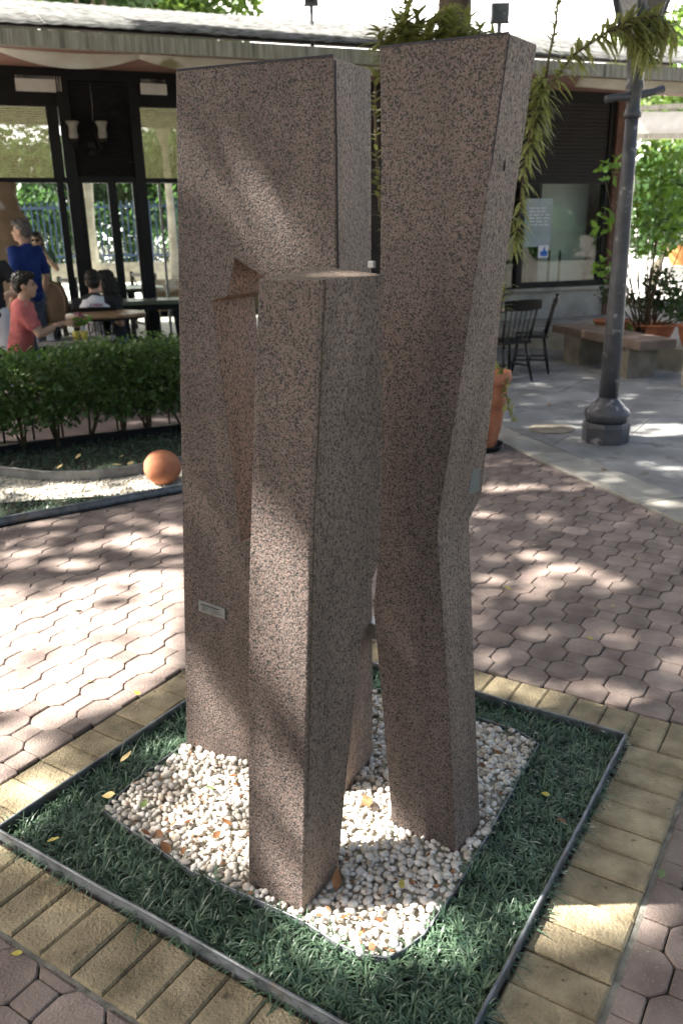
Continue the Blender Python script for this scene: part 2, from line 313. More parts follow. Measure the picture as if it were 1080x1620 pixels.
def leaves(pts, size, aspect=.5, up=.3):
    """small folded leaves (two triangles-pairs each) at pts"""
    n = len(pts); d = rdirs(n); nrm = rdirs(n)+np.array([0, 0, up]); x = d-np.sum(d*nrm, 1, keepdims=True)/np.sum(nrm*nrm, 1, keepdims=True)*nrm; x /= np.linalg.norm(x, axis=1, keepdims=True)+1e-9
    y = np.cross(nrm/np.linalg.norm(nrm, axis=1, keepdims=True), x); s = (np.broadcast_to(size, n)*nr.uniform(.7, 1.3, n))[:, None]; nn = nrm/np.linalg.norm(nrm, axis=1, keepdims=True)
    a = pts-x*s*.5; b = pts+y*s*aspect*.5+x*s*.02+nn*s*.07; c = pts+x*s*.5; e = pts-y*s*aspect*.5+x*s*.02+nn*s*.07
    Vt = np.stack([a, e, c, b], 1).reshape(-1, 3); b0 = np.arange(n)*4; return Vt, np.stack([b0, b0+1, b0+2, b0+3], 1)
def inpoly(p, poly):
    x, y = p[:, 0], p[:, 1]; ins = np.zeros(len(p), bool); n = len(poly)
    for i in range(n):
        x1, y1 = poly[i][0], poly[i][1]; x2, y2 = poly[(i+1) % n][0], poly[(i+1) % n][1]
        if y1 == y2: continue
        c = ((y1 > y) != (y2 > y)) & (x < (x2-x1)*(y-y1)/(y2-y1)+x1); ins ^= c
    return ins
def clip(poly, p0, n):
    """keep the side of a line where (p-p0).n >= 0"""
    out = []; m = len(poly)
    for i in range(m):
        a = np.array(poly[i][:2]); b = np.array(poly[(i+1) % m][:2]); da = np.dot(a-p0, n); db = np.dot(b-p0, n)
        if da >= 0: out.append(a)
        if da*db < 0: out.append(a+(b-a)*da/(da-db))
    return out
def sheet(name, poly, z, m, kind='structure', parent=None):
    me = bpy.data.meshes.new(name); me.from_pydata([(p[0], p[1], z) for p in poly], [], [tuple(range(len(poly)))]); me.update()
    o = link(name, me, m, parent)
    if parent is None: o['kind'] = kind
    return o

# ================================================================== THE SETTING
sheet('ground', [(-900, -900), (900, -900), (900, 900), (-900, 900)], -.06, 'far_ground')
KP = np.array([1.33, 6.367]); KD = np.array([.31, -.951]); KN = np.array([.951, .31])        # kerb line of the grey pavement, KN points to it
def kerbx(Y): return KP[0]+(Y-KP[1])*KD[0]/KD[1]
sheet('paving_bed', [(-5, -1), (kerbx(-1), -1), (kerbx(6.9), 6.9), (-5, 6.9)], -.016, 'sand_joint')
# ---- planter rectangle in the paving axes
OU0, OU1, OV0, OV1 = -2.075, -.262, .868, 2.64        # outside of the yellow border
IU0, IU1, IV0, IV1 = -1.875, -.464, 1.062, 2.44       # inside of it
# ---- racket-shaped pavers
P2 = .1125; G = .002
def octo(cu, cv):
    a = .0725-G; b = .040-G*.4
    return [(cu+x, cv+y) for x, y in ((-b, -a), (b, -a), (a, -b), (a, b), (b, a), (-b, a), (-a, b), (-a, -b))]
def sqr(cu, cv):
    a = .040-G; b = .040-.0005
    return [(cu+x, cv+y) for x, y in ((-a, -b), (a, -b), (a, b), (-a, b))]
def rounded(poly, r):
    out = []; n = len(poly)
    for i in range(n):
        a, b, c = np.array(poly[i-1]), np.array(poly[i]), np.array(poly[(i+1) % n]); d1 = (a-b)/np.linalg.norm(a-b); d2 = (c-b)/np.linalg.norm(c-b)
        out += [tuple(b+d1*r), tuple(b+d2*r)]
    return out
def uvp(poly): return [uv(p[0], p[1])[:2] for p in poly]
EXT_U1 = .55                                           # the back row of yellow bricks runs on to the right
rects = [(OU0, OU1, OV0, OV1), (OU1-.01, EXT_U1, IV1, OV1)]
bed_line = (np.array([-2.059, 4.60]), np.array([-.555, .832]))   # front edging of the hedge bed; normal points into the bed
def inview(p, mx=60):
    c = RM.T @ (np.array([p[0], p[1], 0])-np.array([0, 0, H]))
    if c[2] < .2: return False
    x = 540+FPX*c[0]/c[2]; y = 810+FPX*c[1]/c[2]; return -mx < x < 1080+mx and y < 1620+mx
cand = []
for i in range(-60, 40):
    for j in range(0, 45):
        cu = i*P2; cv = j*2*P2+(P2 if i % 2 else 0)
        c = uv(cu, cv+P2/2)[:2]
        if c[1] > 6.75 or c[1] < .3 or not inview(c): continue
        pieces = []
        for poly, ctr in ((rounded(octo(cu, cv), .007), (cu, cv)), (rounded(sqr(cu, cv+P2), .005), (cu, cv+P2))):
            ok = True
            for (u0, u1, v0, v1) in rects:
                ds = [(u0-ctr[0], (u0, 0), (-1, 0)), (ctr[0]-u1, (u1, 0), (1, 0)), (v0-ctr[1], (0, v0), (0, -1)), (ctr[1]-v1, (0, v1), (0, 1))]
                d = max(ds, key=lambda t: t[0])
                if d[0] < -.05: ok = False; break
                if d[0] < .09: poly = clip(poly, np.array(d[1])+np.array(d[2])*.012, np.array(d[2], float))
            if not ok or len(poly) < 3: continue
            w_ = uvp(poly)
            w_ = clip(w_, KP-KN*.006, -KN) if abs(np.dot(w_[0]-KP, KN)) < .3 else (w_ if np.dot(w_[0]-KP, KN) < 0 else [])
            if len(w_) < 3: continue
            w_ = clip(w_, bed_line[0], -bed_line[1]) if c[0] < 0 else w_
            if len(w_) < 3: continue
            ar = .5*abs(sum(w_[k][0]*w_[(k+1) % len(w_)][1]-w_[(k+1) % len(w_)][0]*w_[k][1] for k in range(len(w_))))
            if ar > .0006: pieces.append(w_)
        if pieces: cand.append((np.linalg.norm(c), c, pieces))
cand.sort(key=lambda t: t[0])
paving = empty('brick_paving', 'reddish racket-shaped paving', None); del paving['label']; paving['kind'] = 'structure'
rest = MB()
for k, (d, c, pieces) in enumerate(cand):
    mb = MB() if k < 300 else rest
    dz = rnd.uniform(-.003, .001); tx, ty = rnd.gauss(0, .008), rnd.gauss(0, .008)
    for w_ in pieces:
        n0 = len(mb.v); mb.prism(w_, -.02, dz, .0034)
        for q in range(n0, len(mb.v)):
            x, y, z = mb.v[q]; mb.v[q] = (x, y, z+(x-c[0])*tx+(y-c[1])*ty)
    if k < 300:
        mossy = c[1] > 5.4 and c[0] > .8 and c[0] < 1.35
        mb.build('paver', 'paver_moss' if mossy else 'paver', paving)
o = rest.build('paver_field', 'paver', paving); o['kind'] = 'stuff'
# ---- yellow brick border
bb = sheet('brick_border', [uv(OU0+.002, OV0+.002)[:2], uv(OU1, OV0+.002)[:2], uv(OU1, OV1-.002)[:2], uv(OU0+.002, OV1-.002)[:2]], -.010, 'mortar')
sheet('mortar_strip', [uv(OU1, IV1)[:2], uv(EXT_U1, IV1)[:2], uv(EXT_U1, OV1)[:2], uv(OU1, OV1)[:2]], -.0105, 'mortar')
def brick(u0, u1, v0, v1):
    if not any(inview(uv(a, b), 40) for a in (u0, u1) for b in (v0, v1)): return
    mb = MB(); s = .002; j = lambda: rnd.uniform(-.0015, .0015)
    mb.prism(uvp([(u0+s+j(), v0+s+j()), (u1-s+j(), v0+s+j()), (u1-s+j(), v1-s+j()), (u0+s+j(), v1-s+j())]), -.02, .004+rnd.uniform(-.003, .002), .006); mb.build('brick', 'brick', bb)
nu = 17; du = (OU1-OU0)/nu
for i in range(nu):
    brick(OU0+i*du, OU0+(i+1)*du, OV0, IV0)
n2 = 13; dv = (IV1-IV0)/n2
for j in range(n2):
    brick(IU1, OU1, IV0+j*dv, IV0+(j+1)*dv); brick(OU0, IU0, IV0+j*dv, IV0+(j+1)*dv)
for i in range(int((EXT_U1-OU0)/du)): brick(OU0+i*du, OU0+(i+1)*du, IV1, OV1)
# mortar fillets along the outside of the border
mf = MB()
for a, b in (((OU0-.012, OV0-.008), (OU1+.012, OV0-.008)), ((OU1+.008, OV0-.012), (OU1+.008, IV1-.01))):
    mf.bar(uv(*a, -.0145), uv(*b, -.0145), .02, .02)
o = mf.build('mortar_fillet', 'mortar'); o['kind'] = 'structure'

# ---- grey pavement with its kerb
pv = sheet('stone_pavement', [(kerbx(-1)+.3, -1), (14, -1), (14, 13), (-6, 13), (-6, 6.9), (kerbx(6.9)+.0, 6.9)], -.014, 'mortar')
ks = []
t0 = -3.2
while t0 < 5.4:
    L = rnd.uniform(.75, 1.25); a = KP+KD*t0; b = KP+KD*(t0+L-.006); w1 = .31+rnd.uniform(-.02, .03)
    if inview((a+b)/2, 260): MB().prism([a, b, b+KN*w1, a+KN*w1], -.04, .012, .006).build('kerb_stone', 'kerb', pv)
    t0 += L
for i in range(-6, 14):
    for j in range(2, 16):
        sh = .45 if j % 2 else 0; u0, v0 = i*1.15+sh-2, j*.95
        poly = uvp([(u0+.003, v0+.003), (u0+1.147, v0+.003), (u0+1.147, v0+.947), (u0+.003, v0+.947)])
        poly = clip(poly, KP+KN*.335, KN)
        if len(poly) < 3: continue
        poly = clip(poly, np.array([0, 12.6]), np.array([0, -1.]))
        if len(poly) < 3: continue
        c = sum(poly)/len(poly)
        if c[0] < .6 or c[0] > 8 or not inview(c, 300): continue
        MB().prism(poly, -.03, rnd.uniform(-.002, .002), .003).build('paving_slab', 'slab', pv)
sheet('cafe_yard', [(-9, 6.9), (.62, 6.9), (.62, 13), (-9, 13)], -.002, 'yard')
cf = MB().prism([(-9, 8.6), (-.4, 8.6), (.3, 13), (.3, 17.5), (-9, 17.5)], -.02, .12).build('cafe_floor', 'floor_in'); cf['kind'] = 'structure'
tr_ = MB().prism([(.9, 13.2), (3.02, 12.15), (3.62, 11.7), (4.1, 9.75), (8.5, 9.3), (14, 12), (14, 17.5), (.9, 17.5)], -.02, .28, .02).build('terrace', 'kerb'); tr_['kind'] = 'structure'
sheet('street', [(-60, 17.5), (60, 17.5), (60, 90), (-60, 90)], .24, 'street')
# manhole-like drain stain and small drain cover on the pavement
mc = g(872, 679); dr = MB().lathe([(.19, .003), (.19, .009), (.15, .012), (.03, .014)], 24, (mc[0], mc[1], 0)).build('drain_cover', 'concrete'); tag(dr, 'round brown drain cover set in grey pavement by the lamp post', 'drain cover')

# ================================================================== SCULPTURE
sc = empty('granite_sculpture', 'tall abstract sculpture of three interlocking rough pink-grey granite blocks', 'sculpture', (.05, 1.95, 0))
SCI = Matrix.Translation((-.05, -1.95, 0))
def sub(mb, name, m, smooth=False, bevel=0, parent=None):
    mb.v = [(x-.05, y-1.95, z) for x, y, z in mb.v]; return mb.build(name, m, parent or sc, smooth, bevel)
def solid(front, depth, holes=(), mats=('granite_hewn', 'granite_sawn_lit')):
    """front: outline of world points, depth: function point -> back point; hole loops; cap faces tessellated"""
    loops = [list(front)]+[list(h) for h in holes]; tri = tessellate_polygon([[Vector(p) for p in l] for l in loops]); flat = [p for l in loops for p in l]
    n = len(flat); V_ = flat+[depth(p) for p in flat]; F_ = []; mi = []
    for t in tri: F_.append(tuple(t)); mi.append(0); F_.append(tuple(i+n for i in reversed(t))); mi.append(0)
    k = 0
    for l in loops:
        m_ = len(l)
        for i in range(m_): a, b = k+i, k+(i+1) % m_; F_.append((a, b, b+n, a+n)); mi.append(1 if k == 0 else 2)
        k += m_
    return V_, F_, mi
def sculpt(name, V_, F_, mi, mats):
    me = bpy.data.meshes.new(name); me.from_pydata([(p[0]-.05, p[1]-1.95, p[2]) for p in V_], [], F_); me.update()
    bm = bmesh.new(); bm.from_mesh(me); bm.faces.ensure_lookup_table()
    for f, k in zip(bm.faces, mi): f.material_index = k
    bmesh.ops.recalc_face_normals(bm, faces=bm.faces); bm.to_mesh(me); bm.free()
    o = link(name, me, mats, sc); b = o.modifiers.new('bevel', 'BEVEL'); b.width = .0035; b.segments = 2; b.limit_method = 'ANGLE'; b.angle_limit = R_(25); return o
# --- left slab with its cut-through notch
a0, a1 = g(295, 1183), g(545, 1262); tA = (a1-a0)/np.linalg.norm(a1-a0); dA = np.array([-tA[1], tA[0], 0]); nA = np.cross(tA, UPZ)
def pa(x, y, off=0.): p = onpl(x, y, a0, nA); return p-dA*off
sink = np.array([0, 0, -.03])
outA = [pa(294.5, 1186)+sink, pa(545, 1264)+sink, pa(536, 700), pa(527, 88), pa(400, 98), pa(278, 112), pa(283, 500)]
holeA = [pa(371, 409), pa(440, 452), pa(450, 840), pa(383, 857), pa(381, 845), pa(360, 660), pa(347, 560), pa(337, 476), pa(361, 468)]
depA = .2
slab = sculpt('slab', *solid(outA, lambda p: p+dA*depA, [holeA[::-1]]), ['granite_hewn', 'granite_sawn_lit', 'granite_notch'])
# dark cut joint down the right-hand arris of the slab
j = MB(); j.bar(pa(528.5, 95)+dA*.006, pa(540, 900)+dA*.006, .0032, .0032); sub(j, 'joint', 'ink')
j = MB(); j.bar(pa(280, 111.5)-dA*.0+UPZ*.001, pa(526, 88)+UPZ*.001, .004, .004); sub(j, 'cap_line', 'ink')  # dark strip painted in for the shadow line along the slab top
# engraved plaque
def pq(x, y, o): return pa(x, y, o)
pl = MB(); q = [pq(316, 948.5, 0), pq(357.5, 962.5, 0), pq(357.5, 979.5, 0), pq(316, 965.5, 0)]
pl.add(q+[p-dA*.006 for p in q], [(0, 1, 2, 3), (7, 6, 5, 4), (0, 4, 5, 1), (1, 5, 6, 2), (2, 6, 7, 3), (3, 7, 4, 0)]); plo = sub(pl, 'plaque', 'plaque', bevel=.001)
ln = MB()
ln.add([pq(320+dx, 953+dx*.335+dy, .0072) for dx, dy in ((0, 0), (30, 0), (30, 1.2), (0, 1.2))], [(0, 1, 2, 3)])
for r_, (xa, xb) in enumerate(((4, 31), (8, 29), (6, 33))):
    x = xa
    while x < xb:
        L = rnd.uniform(1.5, 4); y0 = 953.4+3.3*(r_*.95)+.2
        ln.add([pq(316+x+dx, y0+(x+dx)*.335+dy, .0068) for dx, dy in ((0, 0), (L, 0), (L, .9), (0, .9))], [(0, 1, 2, 3)]); x += L+.9
ln.v = [(x-.05, y-1.95, z) for x, y, z in ln.v]; ln.build('lettering', 'ink', plo)
# --- middle pillar
def poly_at(z, edge):
    edge = sorted(edge, key=lambda p: p[2])
    for a, b in zip(edge[:-1], edge[1:]):
        if z <= b[2]+1e-6: t = (z-a[2])/(b[2]-a[2]+1e-9); return a+(b-a)*t
    return edge[-1]
b0, b1 = g(392, 1402), g(478, 1450); tB = (b1-b0)/np.linalg.norm(b1-b0); dB = np.array([-tB[1], tB[0], 0]); nBf = np.cross(tB, UPZ)
LB = [onpl(*q, b0, nBf) for q in ((409, 441), (403, 600), (393.5, 930), (392, 1402))]
CB = [onpl(*q, b0, nBf) for q in ((508, 444), (491, 820), (484, 1120), (478, 1450))]
nBr = np.cross(dB, CB[0]-b1)
RB = [onpl(*q, b1, nBr) for q in ((607, 431), (604, 878), (579, 946), (560, 1120), (533, 1380))]
zs = [1.53, 1.335, 1.06, .882, .80, .55, .3, 0]
rings = []
for z in zs:
    l, c, r = poly_at(z, LB), poly_at(z, CB), poly_at(z, RB); bk = l+(r-c); rings.append([l, c, r, bk])
rings[0] = [p*np.array([1, 1, 0])+np.array([0, 0, 1.53]) for p in rings[0]]; rings[0][3][2] = 1.545; rings[-1] = [p*np.array([1, 1, 0])+np.array([0, 0, -.03]) for p in rings[-1]]
V_ = [p for r in rings for p in r]; F_ = []; mi = []
for i in range(len(rings)-1):
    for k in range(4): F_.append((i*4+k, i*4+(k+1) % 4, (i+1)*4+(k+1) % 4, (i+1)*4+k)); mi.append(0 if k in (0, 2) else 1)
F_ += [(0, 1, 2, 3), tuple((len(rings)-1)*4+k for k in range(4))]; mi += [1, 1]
sculpt('short_pillar', V_, F_, mi, ['granite_hewn', 'granite_sawn_lit'])
j = MB()
for a, b in zip(rings[:-2], rings[1:-1]): j.bar(a[1]+dB*.012-tB*-.0015, b[1]+dB*.012-tB*-.0015, .0016, .0016)
sub(j, 'joint', 'stem')
# --- tall leaning pillar
c0, c1 = g(622, 1310), g(722, 1357); tC = (c1-c0)/np.linalg.norm(c1-c0); dC = np.array([-tC[1], tC[0], 0]); nCf = np.cross(tC, UPZ)
def pc(x, y): return onpl(x, y, c0, nCf)
FR = [pc(805, 52), pc(776, 262), pc(750, 445), pc(720, 655), pc(693, 822), pc(692, 850), pc(709, 1105), pc(722, 1357)+sink]
FLp = [pc(600, 75), pc(602, 262), pc(600, 445), pc(598, 655), pc(597, 882), pc(590, 962), pc(607, 1150), pc(621, 1310)+sink]
dep = [.13, .134, .142, .185, .222, .16, .141, .141]
rings = [[l, r, r+dC*d, l+dC*d] for l, r, d in zip(FLp, FR, dep)]
V_ = [p for r in rings for p in r]; F_ = []; mi = []
for i in range(len(rings)-1):
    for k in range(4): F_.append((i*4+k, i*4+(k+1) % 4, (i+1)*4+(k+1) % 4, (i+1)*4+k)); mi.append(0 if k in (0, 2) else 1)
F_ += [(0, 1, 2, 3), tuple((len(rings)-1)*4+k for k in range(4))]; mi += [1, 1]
sculpt('leaning_pillar', V_, F_, mi, ['granite_hewn', 'granite_sawn_lit'])
nU = np.cross(dC, FR[0]-FR[4]); nU = nU/np.linalg.norm(nU)
if np.dot(nU, np.array([1, 0, 0])) < 0: nU = -nU
gr_ = MB(); q = [onpl(x, y, FR[4], nU)+nU*.0015 for x, y in ((757.5, 668), (761, 672), (757, 776), (739.5, 783))]
sub(gr_.add(q+[p-nU*.01 for p in q], [(0, 1, 2, 3), (0, 3, 7, 4), (1, 0, 4, 5), (2, 1, 5, 6), (3, 2, 6, 7)]), 'groove_filling', 'groove')
j = MB(); j.bar(FLp[0]+UPZ*.001, FR[0]+UPZ*.001, .003, .003); j.bar(FR[0]+dC*.002, FR[1]+dC*.002, .0022, .0022); sub(j, 'cap_line', 'ink')
# drill mark and steel ties between the blocks
dm = MB(); p = onpl(796, 262, FR[4], nU); dm.box(p, (.006, .01, .02)); sub(dm, 'drill_mark', 'ink')
br_ = MB(); p1 = a1+dA*.12; br_.box((p1[0]+.085, p1[1]+.04, .48), (.15, .05, .05), AU); sub(br_, 'steel_tie', 'steel', bevel=.002)
p = rings[0][0]; tb = MB(); q = onpl(588, 423, b1+dB*.19, np.cross(tB, UPZ)); tb.box((q[0], q[1], 1.55), (.014, .01, .014), AU); sub(tb, 'steel_tab', 'edging_grey', bevel=.002)

# ================================================================== PLANTER CONTENTS
sheet('planter_soil', uvp([(IU0, IV0), (IU1, IV0), (IU1, IV1), (IU0, IV1)]), -.004, 'soil')
ed = empty('planter_edging', 'low dark ribbed plastic edging around the square grass planter', 'garden edging', tuple(uv(IU0, IV0)))
def edging(pts, h, t, name, m, parent, z0=0., closed=False, wob=.004, rib=True):
    """flexible strip with a rolled rim"""
    P = []
    n = len(pts); segs = range(n if closed else n-1)
    for i in segs:
        a, b = np.array(pts[i][:2]), np.array(pts[(i+1) % n][:2]); m_ = max(2, int(np.linalg.norm(b-a)/.06))
        for k in range(m_): P.append(a+(b-a)*k/m_+np.array([rnd.gauss(0, wob*.4), rnd.gauss(0, wob*.4)]))
    if not closed: P.append(np.array(pts[-1][:2]))
    prof = [(0, 0), (t*.6, 0), (t*.5, h*.25), (t*.75, h*.35), (t*.5, h*.45), (t*.75, h*.6), (t*.5, h*.7), (t*.5, h*.8), (t*1.0, h*.88), (t*.8, h), (0, h*1.02), (-t*.3, h*.93), (0, h*.85)]
    mb = MB(); m_ = len(P); k = len(prof); Vv = []
    for i in range(m_):
        a = P[i-1] if (closed or i > 0) else P[i]; b = P[(i+1) % m_] if (closed or i < m_-1) else P[i]; d = b-a; d = d/(np.linalg.norm(d)+1e-9); nn_ = np.array([d[1], -d[0]])
        for (o_, z) in prof: Vv.append((P[i][0]+nn_[0]*o_, P[i][1]+nn_[1]*o_, z0+z+.0015*math.sin(i*.7)))
    Fv = []
    for i in range(m_ if closed else m_-1):
        for q in range(k): Fv.append((i*k+q, ((i+1) % m_)*k+q, ((i+1) % m_)*k+(q+1) % k, i*k+(q+1) % k))
    mb.add(Vv, Fv); ox, oy = (parent.location[0], parent.location[1]) if parent else (0, 0); mb.v = [(x-ox, y-oy, z) for x, y, z in mb.v]
    return mb.build(name, m, parent, True)
cs = [(IU0+.01, IV0+.01), (IU1-.01, IV0+.01), (IU1-.01, IV1-.01), (IU0+.01, IV1-.01)]
for i in range(4):
    a, b = uv(*cs[i]), uv(*cs[(i+1) % 4]); edging([a, b], .045, .007, 'edging_strip', 'edging', ed, -.004, wob=.0012)
# pebble bed outline (world xy)
BED = [g(*p)[:2] for p in ((163, 1290), (300, 1384), (392, 1425), (478, 1466), (535, 1502), (575, 1520), (612, 1524), (640, 1512), (668, 1490), (722, 1412), (780, 1310), (850, 1185), (820, 1166), (762, 1146), (690, 1120), (605, 1098), (500, 1110), (400, 1140), (292, 1186), (220, 1238))]
ring_ed = empty('bed_edging', 'thin dark plastic strip edging the white pebble bed', 'garden edging', (BED[0][0], BED[0][1], 0))
edging(BED, .024, .004, 'edging_strip', 'edging', ring_ed, -.002, closed=True, wob=.002)
pb = sheet('pebble_bed', BED, .006, 'gravel')
def ico(sub_):
    bm = bmesh.new(); bmesh.ops.create_icosphere(bm, subdivisions=sub_, radius=1); v = np.array([x.co[:] for x in bm.verts]); f = np.array([[q.index for q in p.verts] for p in bm.faces]); bm.free(); return v, f
IV, IF = ico(2); IV1_, IF1 = ico(1)
foot = [[outA[0][:2], outA[1][:2], (outA[1]+dA*depA)[:2], (outA[0]+dA*depA)[:2]], [p[:2] for p in [b0, b1, RB[-1], b0+(RB[-1]-b1)]], [p[:2] for p in [c0, c1, c1+dC*.141, c0+dC*.141]]]
bc0 = sum(BED)/len(BED); bx0 = np.min(BED, 0); bx1 = np.max(BED, 0)
pts = nr.uniform(bx0, bx1, (22000, 2)); pts = pts[inpoly(pts, [bc0+(p-bc0)*.985 for p in BED])]
for f_ in foot: pts = pts[~inpoly(pts, f_)]
keep = []; cell = {}
for p in pts:
    r_ = rnd.uniform(.007, .0168); kx, ky = int(p[0]/.03), int(p[1]/.03); ok = True
    for ax in (-1, 0, 1):
        for ay in (-1, 0, 1):
            for (qx, qy, qr) in cell.get((kx+ax, ky+ay), ()):
                if (qx-p[0])**2+(qy-p[1])**2 < ((r_+qr)*.6)**2: ok = False
    if ok: cell.setdefault((kx, ky), []).append((p[0], p[1], r_)); keep.append((p[0], p[1], r_))
keep.sort(key=lambda t: -t[2]/math.hypot(t[0], t[1]))
forms = []
for k in range(8):
    a = IV1_*np.array([1, rnd.uniform(.72, .95), rnd.uniform(.6, .8)]); a = a*(1+nr.normal(0, .07, (len(a), 1))); forms.append(a)
fm = [quads_mesh('pebble', a, IF1) for a in forms]
for m_ in fm: m_.polygons.foreach_set('use_smooth', [True]*len(m_.polygons)); m_.materials.append(MT['pebble'])
vs_, fs_ = [], []; off = 0
for i, (x, y, r_) in enumerate(keep):
    rot = Matrix.Rotation(rnd.uniform(0, 6.28), 3, 'Z') @ Matrix.Rotation(rnd.gauss(0, .35), 3, 'X'); sx = rnd.uniform(1, 1.35); z = .011+r_*.35+rnd.uniform(-.002, .007)
    if i < 300:
        o = bpy.data.objects.new('pebble', fm[i % 8]); C.objects.link(o); o.parent = pb; o.matrix_local = Matrix.Translation((x, y, z)) @ rot.to_4x4() @ Matrix.Diagonal((r_*sx, r_, r_, 1))
    else:
        a = (forms[i % 8]*np.array([r_*sx, r_, r_])) @ np.array(rot).T+np.array([x, y, z]); vs_.append(a); fs_.append(IF1+off); off += len(a)
me = quads_mesh('pebble_fill', np.concatenate(vs_), np.concatenate(fs_)); me.polygons.foreach_set('use_smooth', [True]*len(me.polygons)); o = link('pebble_fill', me, 'pebble', pb); o['kind'] = 'stuff'
# mondo grass
def mondo(name, region, holes, n_try, label, nb=18, lmin=.05, lmax=.105, w=.0032, seg=3, mind=.024, z0=0.):
    lo = np.min(region, 0); hi = np.max(region, 0); p = nr.uniform(lo, hi, (n_try, 2)); p = p[inpoly(p, region)]
    for h_ in holes: p = p[~inpoly(p, h_)]
    kept = []; cl = {}
    for q in p:
        kx, ky = int(q[0]/mind), int(q[1]/mind)
        if any((a[0]-q[0])**2+(a[1]-q[1])**2 < mind**2 for ax in (-1, 0, 1) for ay in (-1, 0, 1) for a in cl.get((kx+ax, ky+ay), ())): continue
        cl.setdefault((kx, ky), []).append(q); kept.append(q)
    p = np.repeat(np.array(kept), nb, 0); n = len(p); az = nr.uniform(0, 2*math.pi, n); el = nr.uniform(.12, 1.35, n)
    d = np.stack([np.cos(az)*np.cos(el), np.sin(az)*np.cos(el), np.sin(el)], 1); base = np.column_stack([p+nr.normal(0, .004, (n, 2)), np.full(n, z0)])
    sz = np.repeat(nr.uniform(.75, 1.15, len(kept)), nb)
    Vt, Ft = blades(base, d, nr.uniform(lmin, lmax, n)*sz, nr.uniform(.7, 1.25, n)*w, nr.uniform(.35, .95, n), seg)
    o = link(name, quads_mesh(name, Vt, Ft), 'grass'); return tag(o, label, 'grass', kind='stuff')
inner = [uv(*q)[:2] for q in ((IU0+.014, IV0+.014), (IU1-.014, IV0+.014), (IU1-.014, IV1-.014), (IU0+.014, IV1-.014))]
bc = sum(BED)/len(BED); bedgrow = [bc+(p-bc)*1.0 for p in BED]
mondo('mondo_grass', inner, [bedgrow], 20000, 'dark green mondo grass filling the square planter around the pebbles', nb=32, lmin=.05, lmax=.108, w=.005, mind=.027, z0=0)
# ---- hedge bed on the left
FE = [(-5.2, 2.65), (-2.9, 4.12), (-2.06, 4.65), (-1.64, 4.91), (-1.08, 5.28), (-.2, 5.86), (.2, 6.15)]
ME = [(-5.2, 5.9), (-3.2, 5.85), (-2.5, 5.74), (-2.1, 5.58), (-1.75, 5.55), (-1.5, 5.68), (-1.2, 5.9), (-.6, 6.3), (.1, 6.6)]
BE = [(-5.5, 5.15), (-2.76, 6.46), (-1.453, 7.14), (.1, 7.95)]
sheet('hedge_bed_soil', FE+BE[::-1], -.001, 'soil')
sheet('gravel_strip', [(-5.2, 3.3), (-2.6, 5.0), (-2.05, 5.12), (-1.5, 5.2), (-1.05, 5.35), (-.2, 5.9), (.1, 6.2), (.1, 6.55)]+ME[::-1][1:], .008, 'gravel')
e1 = empty('front_edging', 'dark rounded plastic edging between the paving and the hedge bed', 'garden edging', (FE[2][0], FE[2][1], 0)); edging(FE, .055, .016, 'edging_strip', 'edging', e1)
e2 = empty('curved_edging', 'pale grey curved edging strip behind the white gravel', 'garden edging', (ME[2][0], ME[2][1], 0)); edging(ME, .085, .008, 'edging_strip', 'edging_grey', e2, wob=.002)
mb = MB()
for a, b in zip(BE[:-1], BE[1:]): mb.bar((*a, .03), (*b, .03), .05, .07)
tag(mb.build('back_kerb', 'black'), 'low black kerb running under the back of the hedge', 'kerb')
gp = nr.uniform((-3.2, 4.6), (.1, 6.5), (5200, 2)); gpoly = [(-3.2, 4.62), (-2.6, 5.0), (-2.05, 5.12), (-1.5, 5.2), (-1.05, 5.35), (-.2, 5.9), (.1, 6.2), (.1, 6.55)]+ME[::-1][1:-1]
gp = gp[inpoly(gp, gpoly)]; IV0_, IF0 = ico(1)
bmv = np.array([[1, 1, 1], [1, -1, -1], [-1, 1, -1], [-1, -1, 1], [0, 0, 1.4], [0, 0, -1.2]])*.6; 
vs_, fs_ = [], []
ov, of = np.array([[1, 0, 0], [-1, 0, 0], [0, 1, 0], [0, -1, 0], [0, 0, 1], [0, 0, -1.]]), np.array([[0, 2, 4], [2, 1, 4], [1, 3, 4], [3, 0, 4], [2, 0, 5], [1, 2, 5], [3, 1, 5], [0, 3, 5]])
for i, p in enumerate(gp):
    a = (ov*nr.uniform(.006, .014, 3))@np.array(Matrix.Rotation(rnd.uniform(0, 6), 3, (rnd.random(), rnd.random(), .3)).normalized())+np.array([p[0], p[1], .014]); vs_.append(a); fs_.append(of+6*i)
tag(link('white_gravel', quads_mesh('white_gravel', np.concatenate(vs_), np.concatenate(fs_)), 'gravel'), 'pale gravel strip in front of the hedge', 'gravel', kind='stuff')
mondo('mondo_grass', [(-3.6, 4.0), (-2.06, 4.72), (-1.64, 4.98), (-1.2, 5.27), (-1.5, 5.2), (-2.05, 5.12), (-2.6, 5.0), (-3.6, 4.4)], [], 9000, 'narrow wedge of mondo grass beside the dark front edging', nb=12, w=.005, seg=2, mind=.035)
mondo('mondo_grass', [(-3.6, 5.86)]+ME[1:7]+[(-.9, 6.2), (-.9, 7.3), (-1.45, 7.06), (-2.76, 6.4), (-3.6, 6.0)], [], 9000, 'mondo grass carpet under the hedge behind the curved edging', nb=12, w=.005, seg=2, mind=.04)

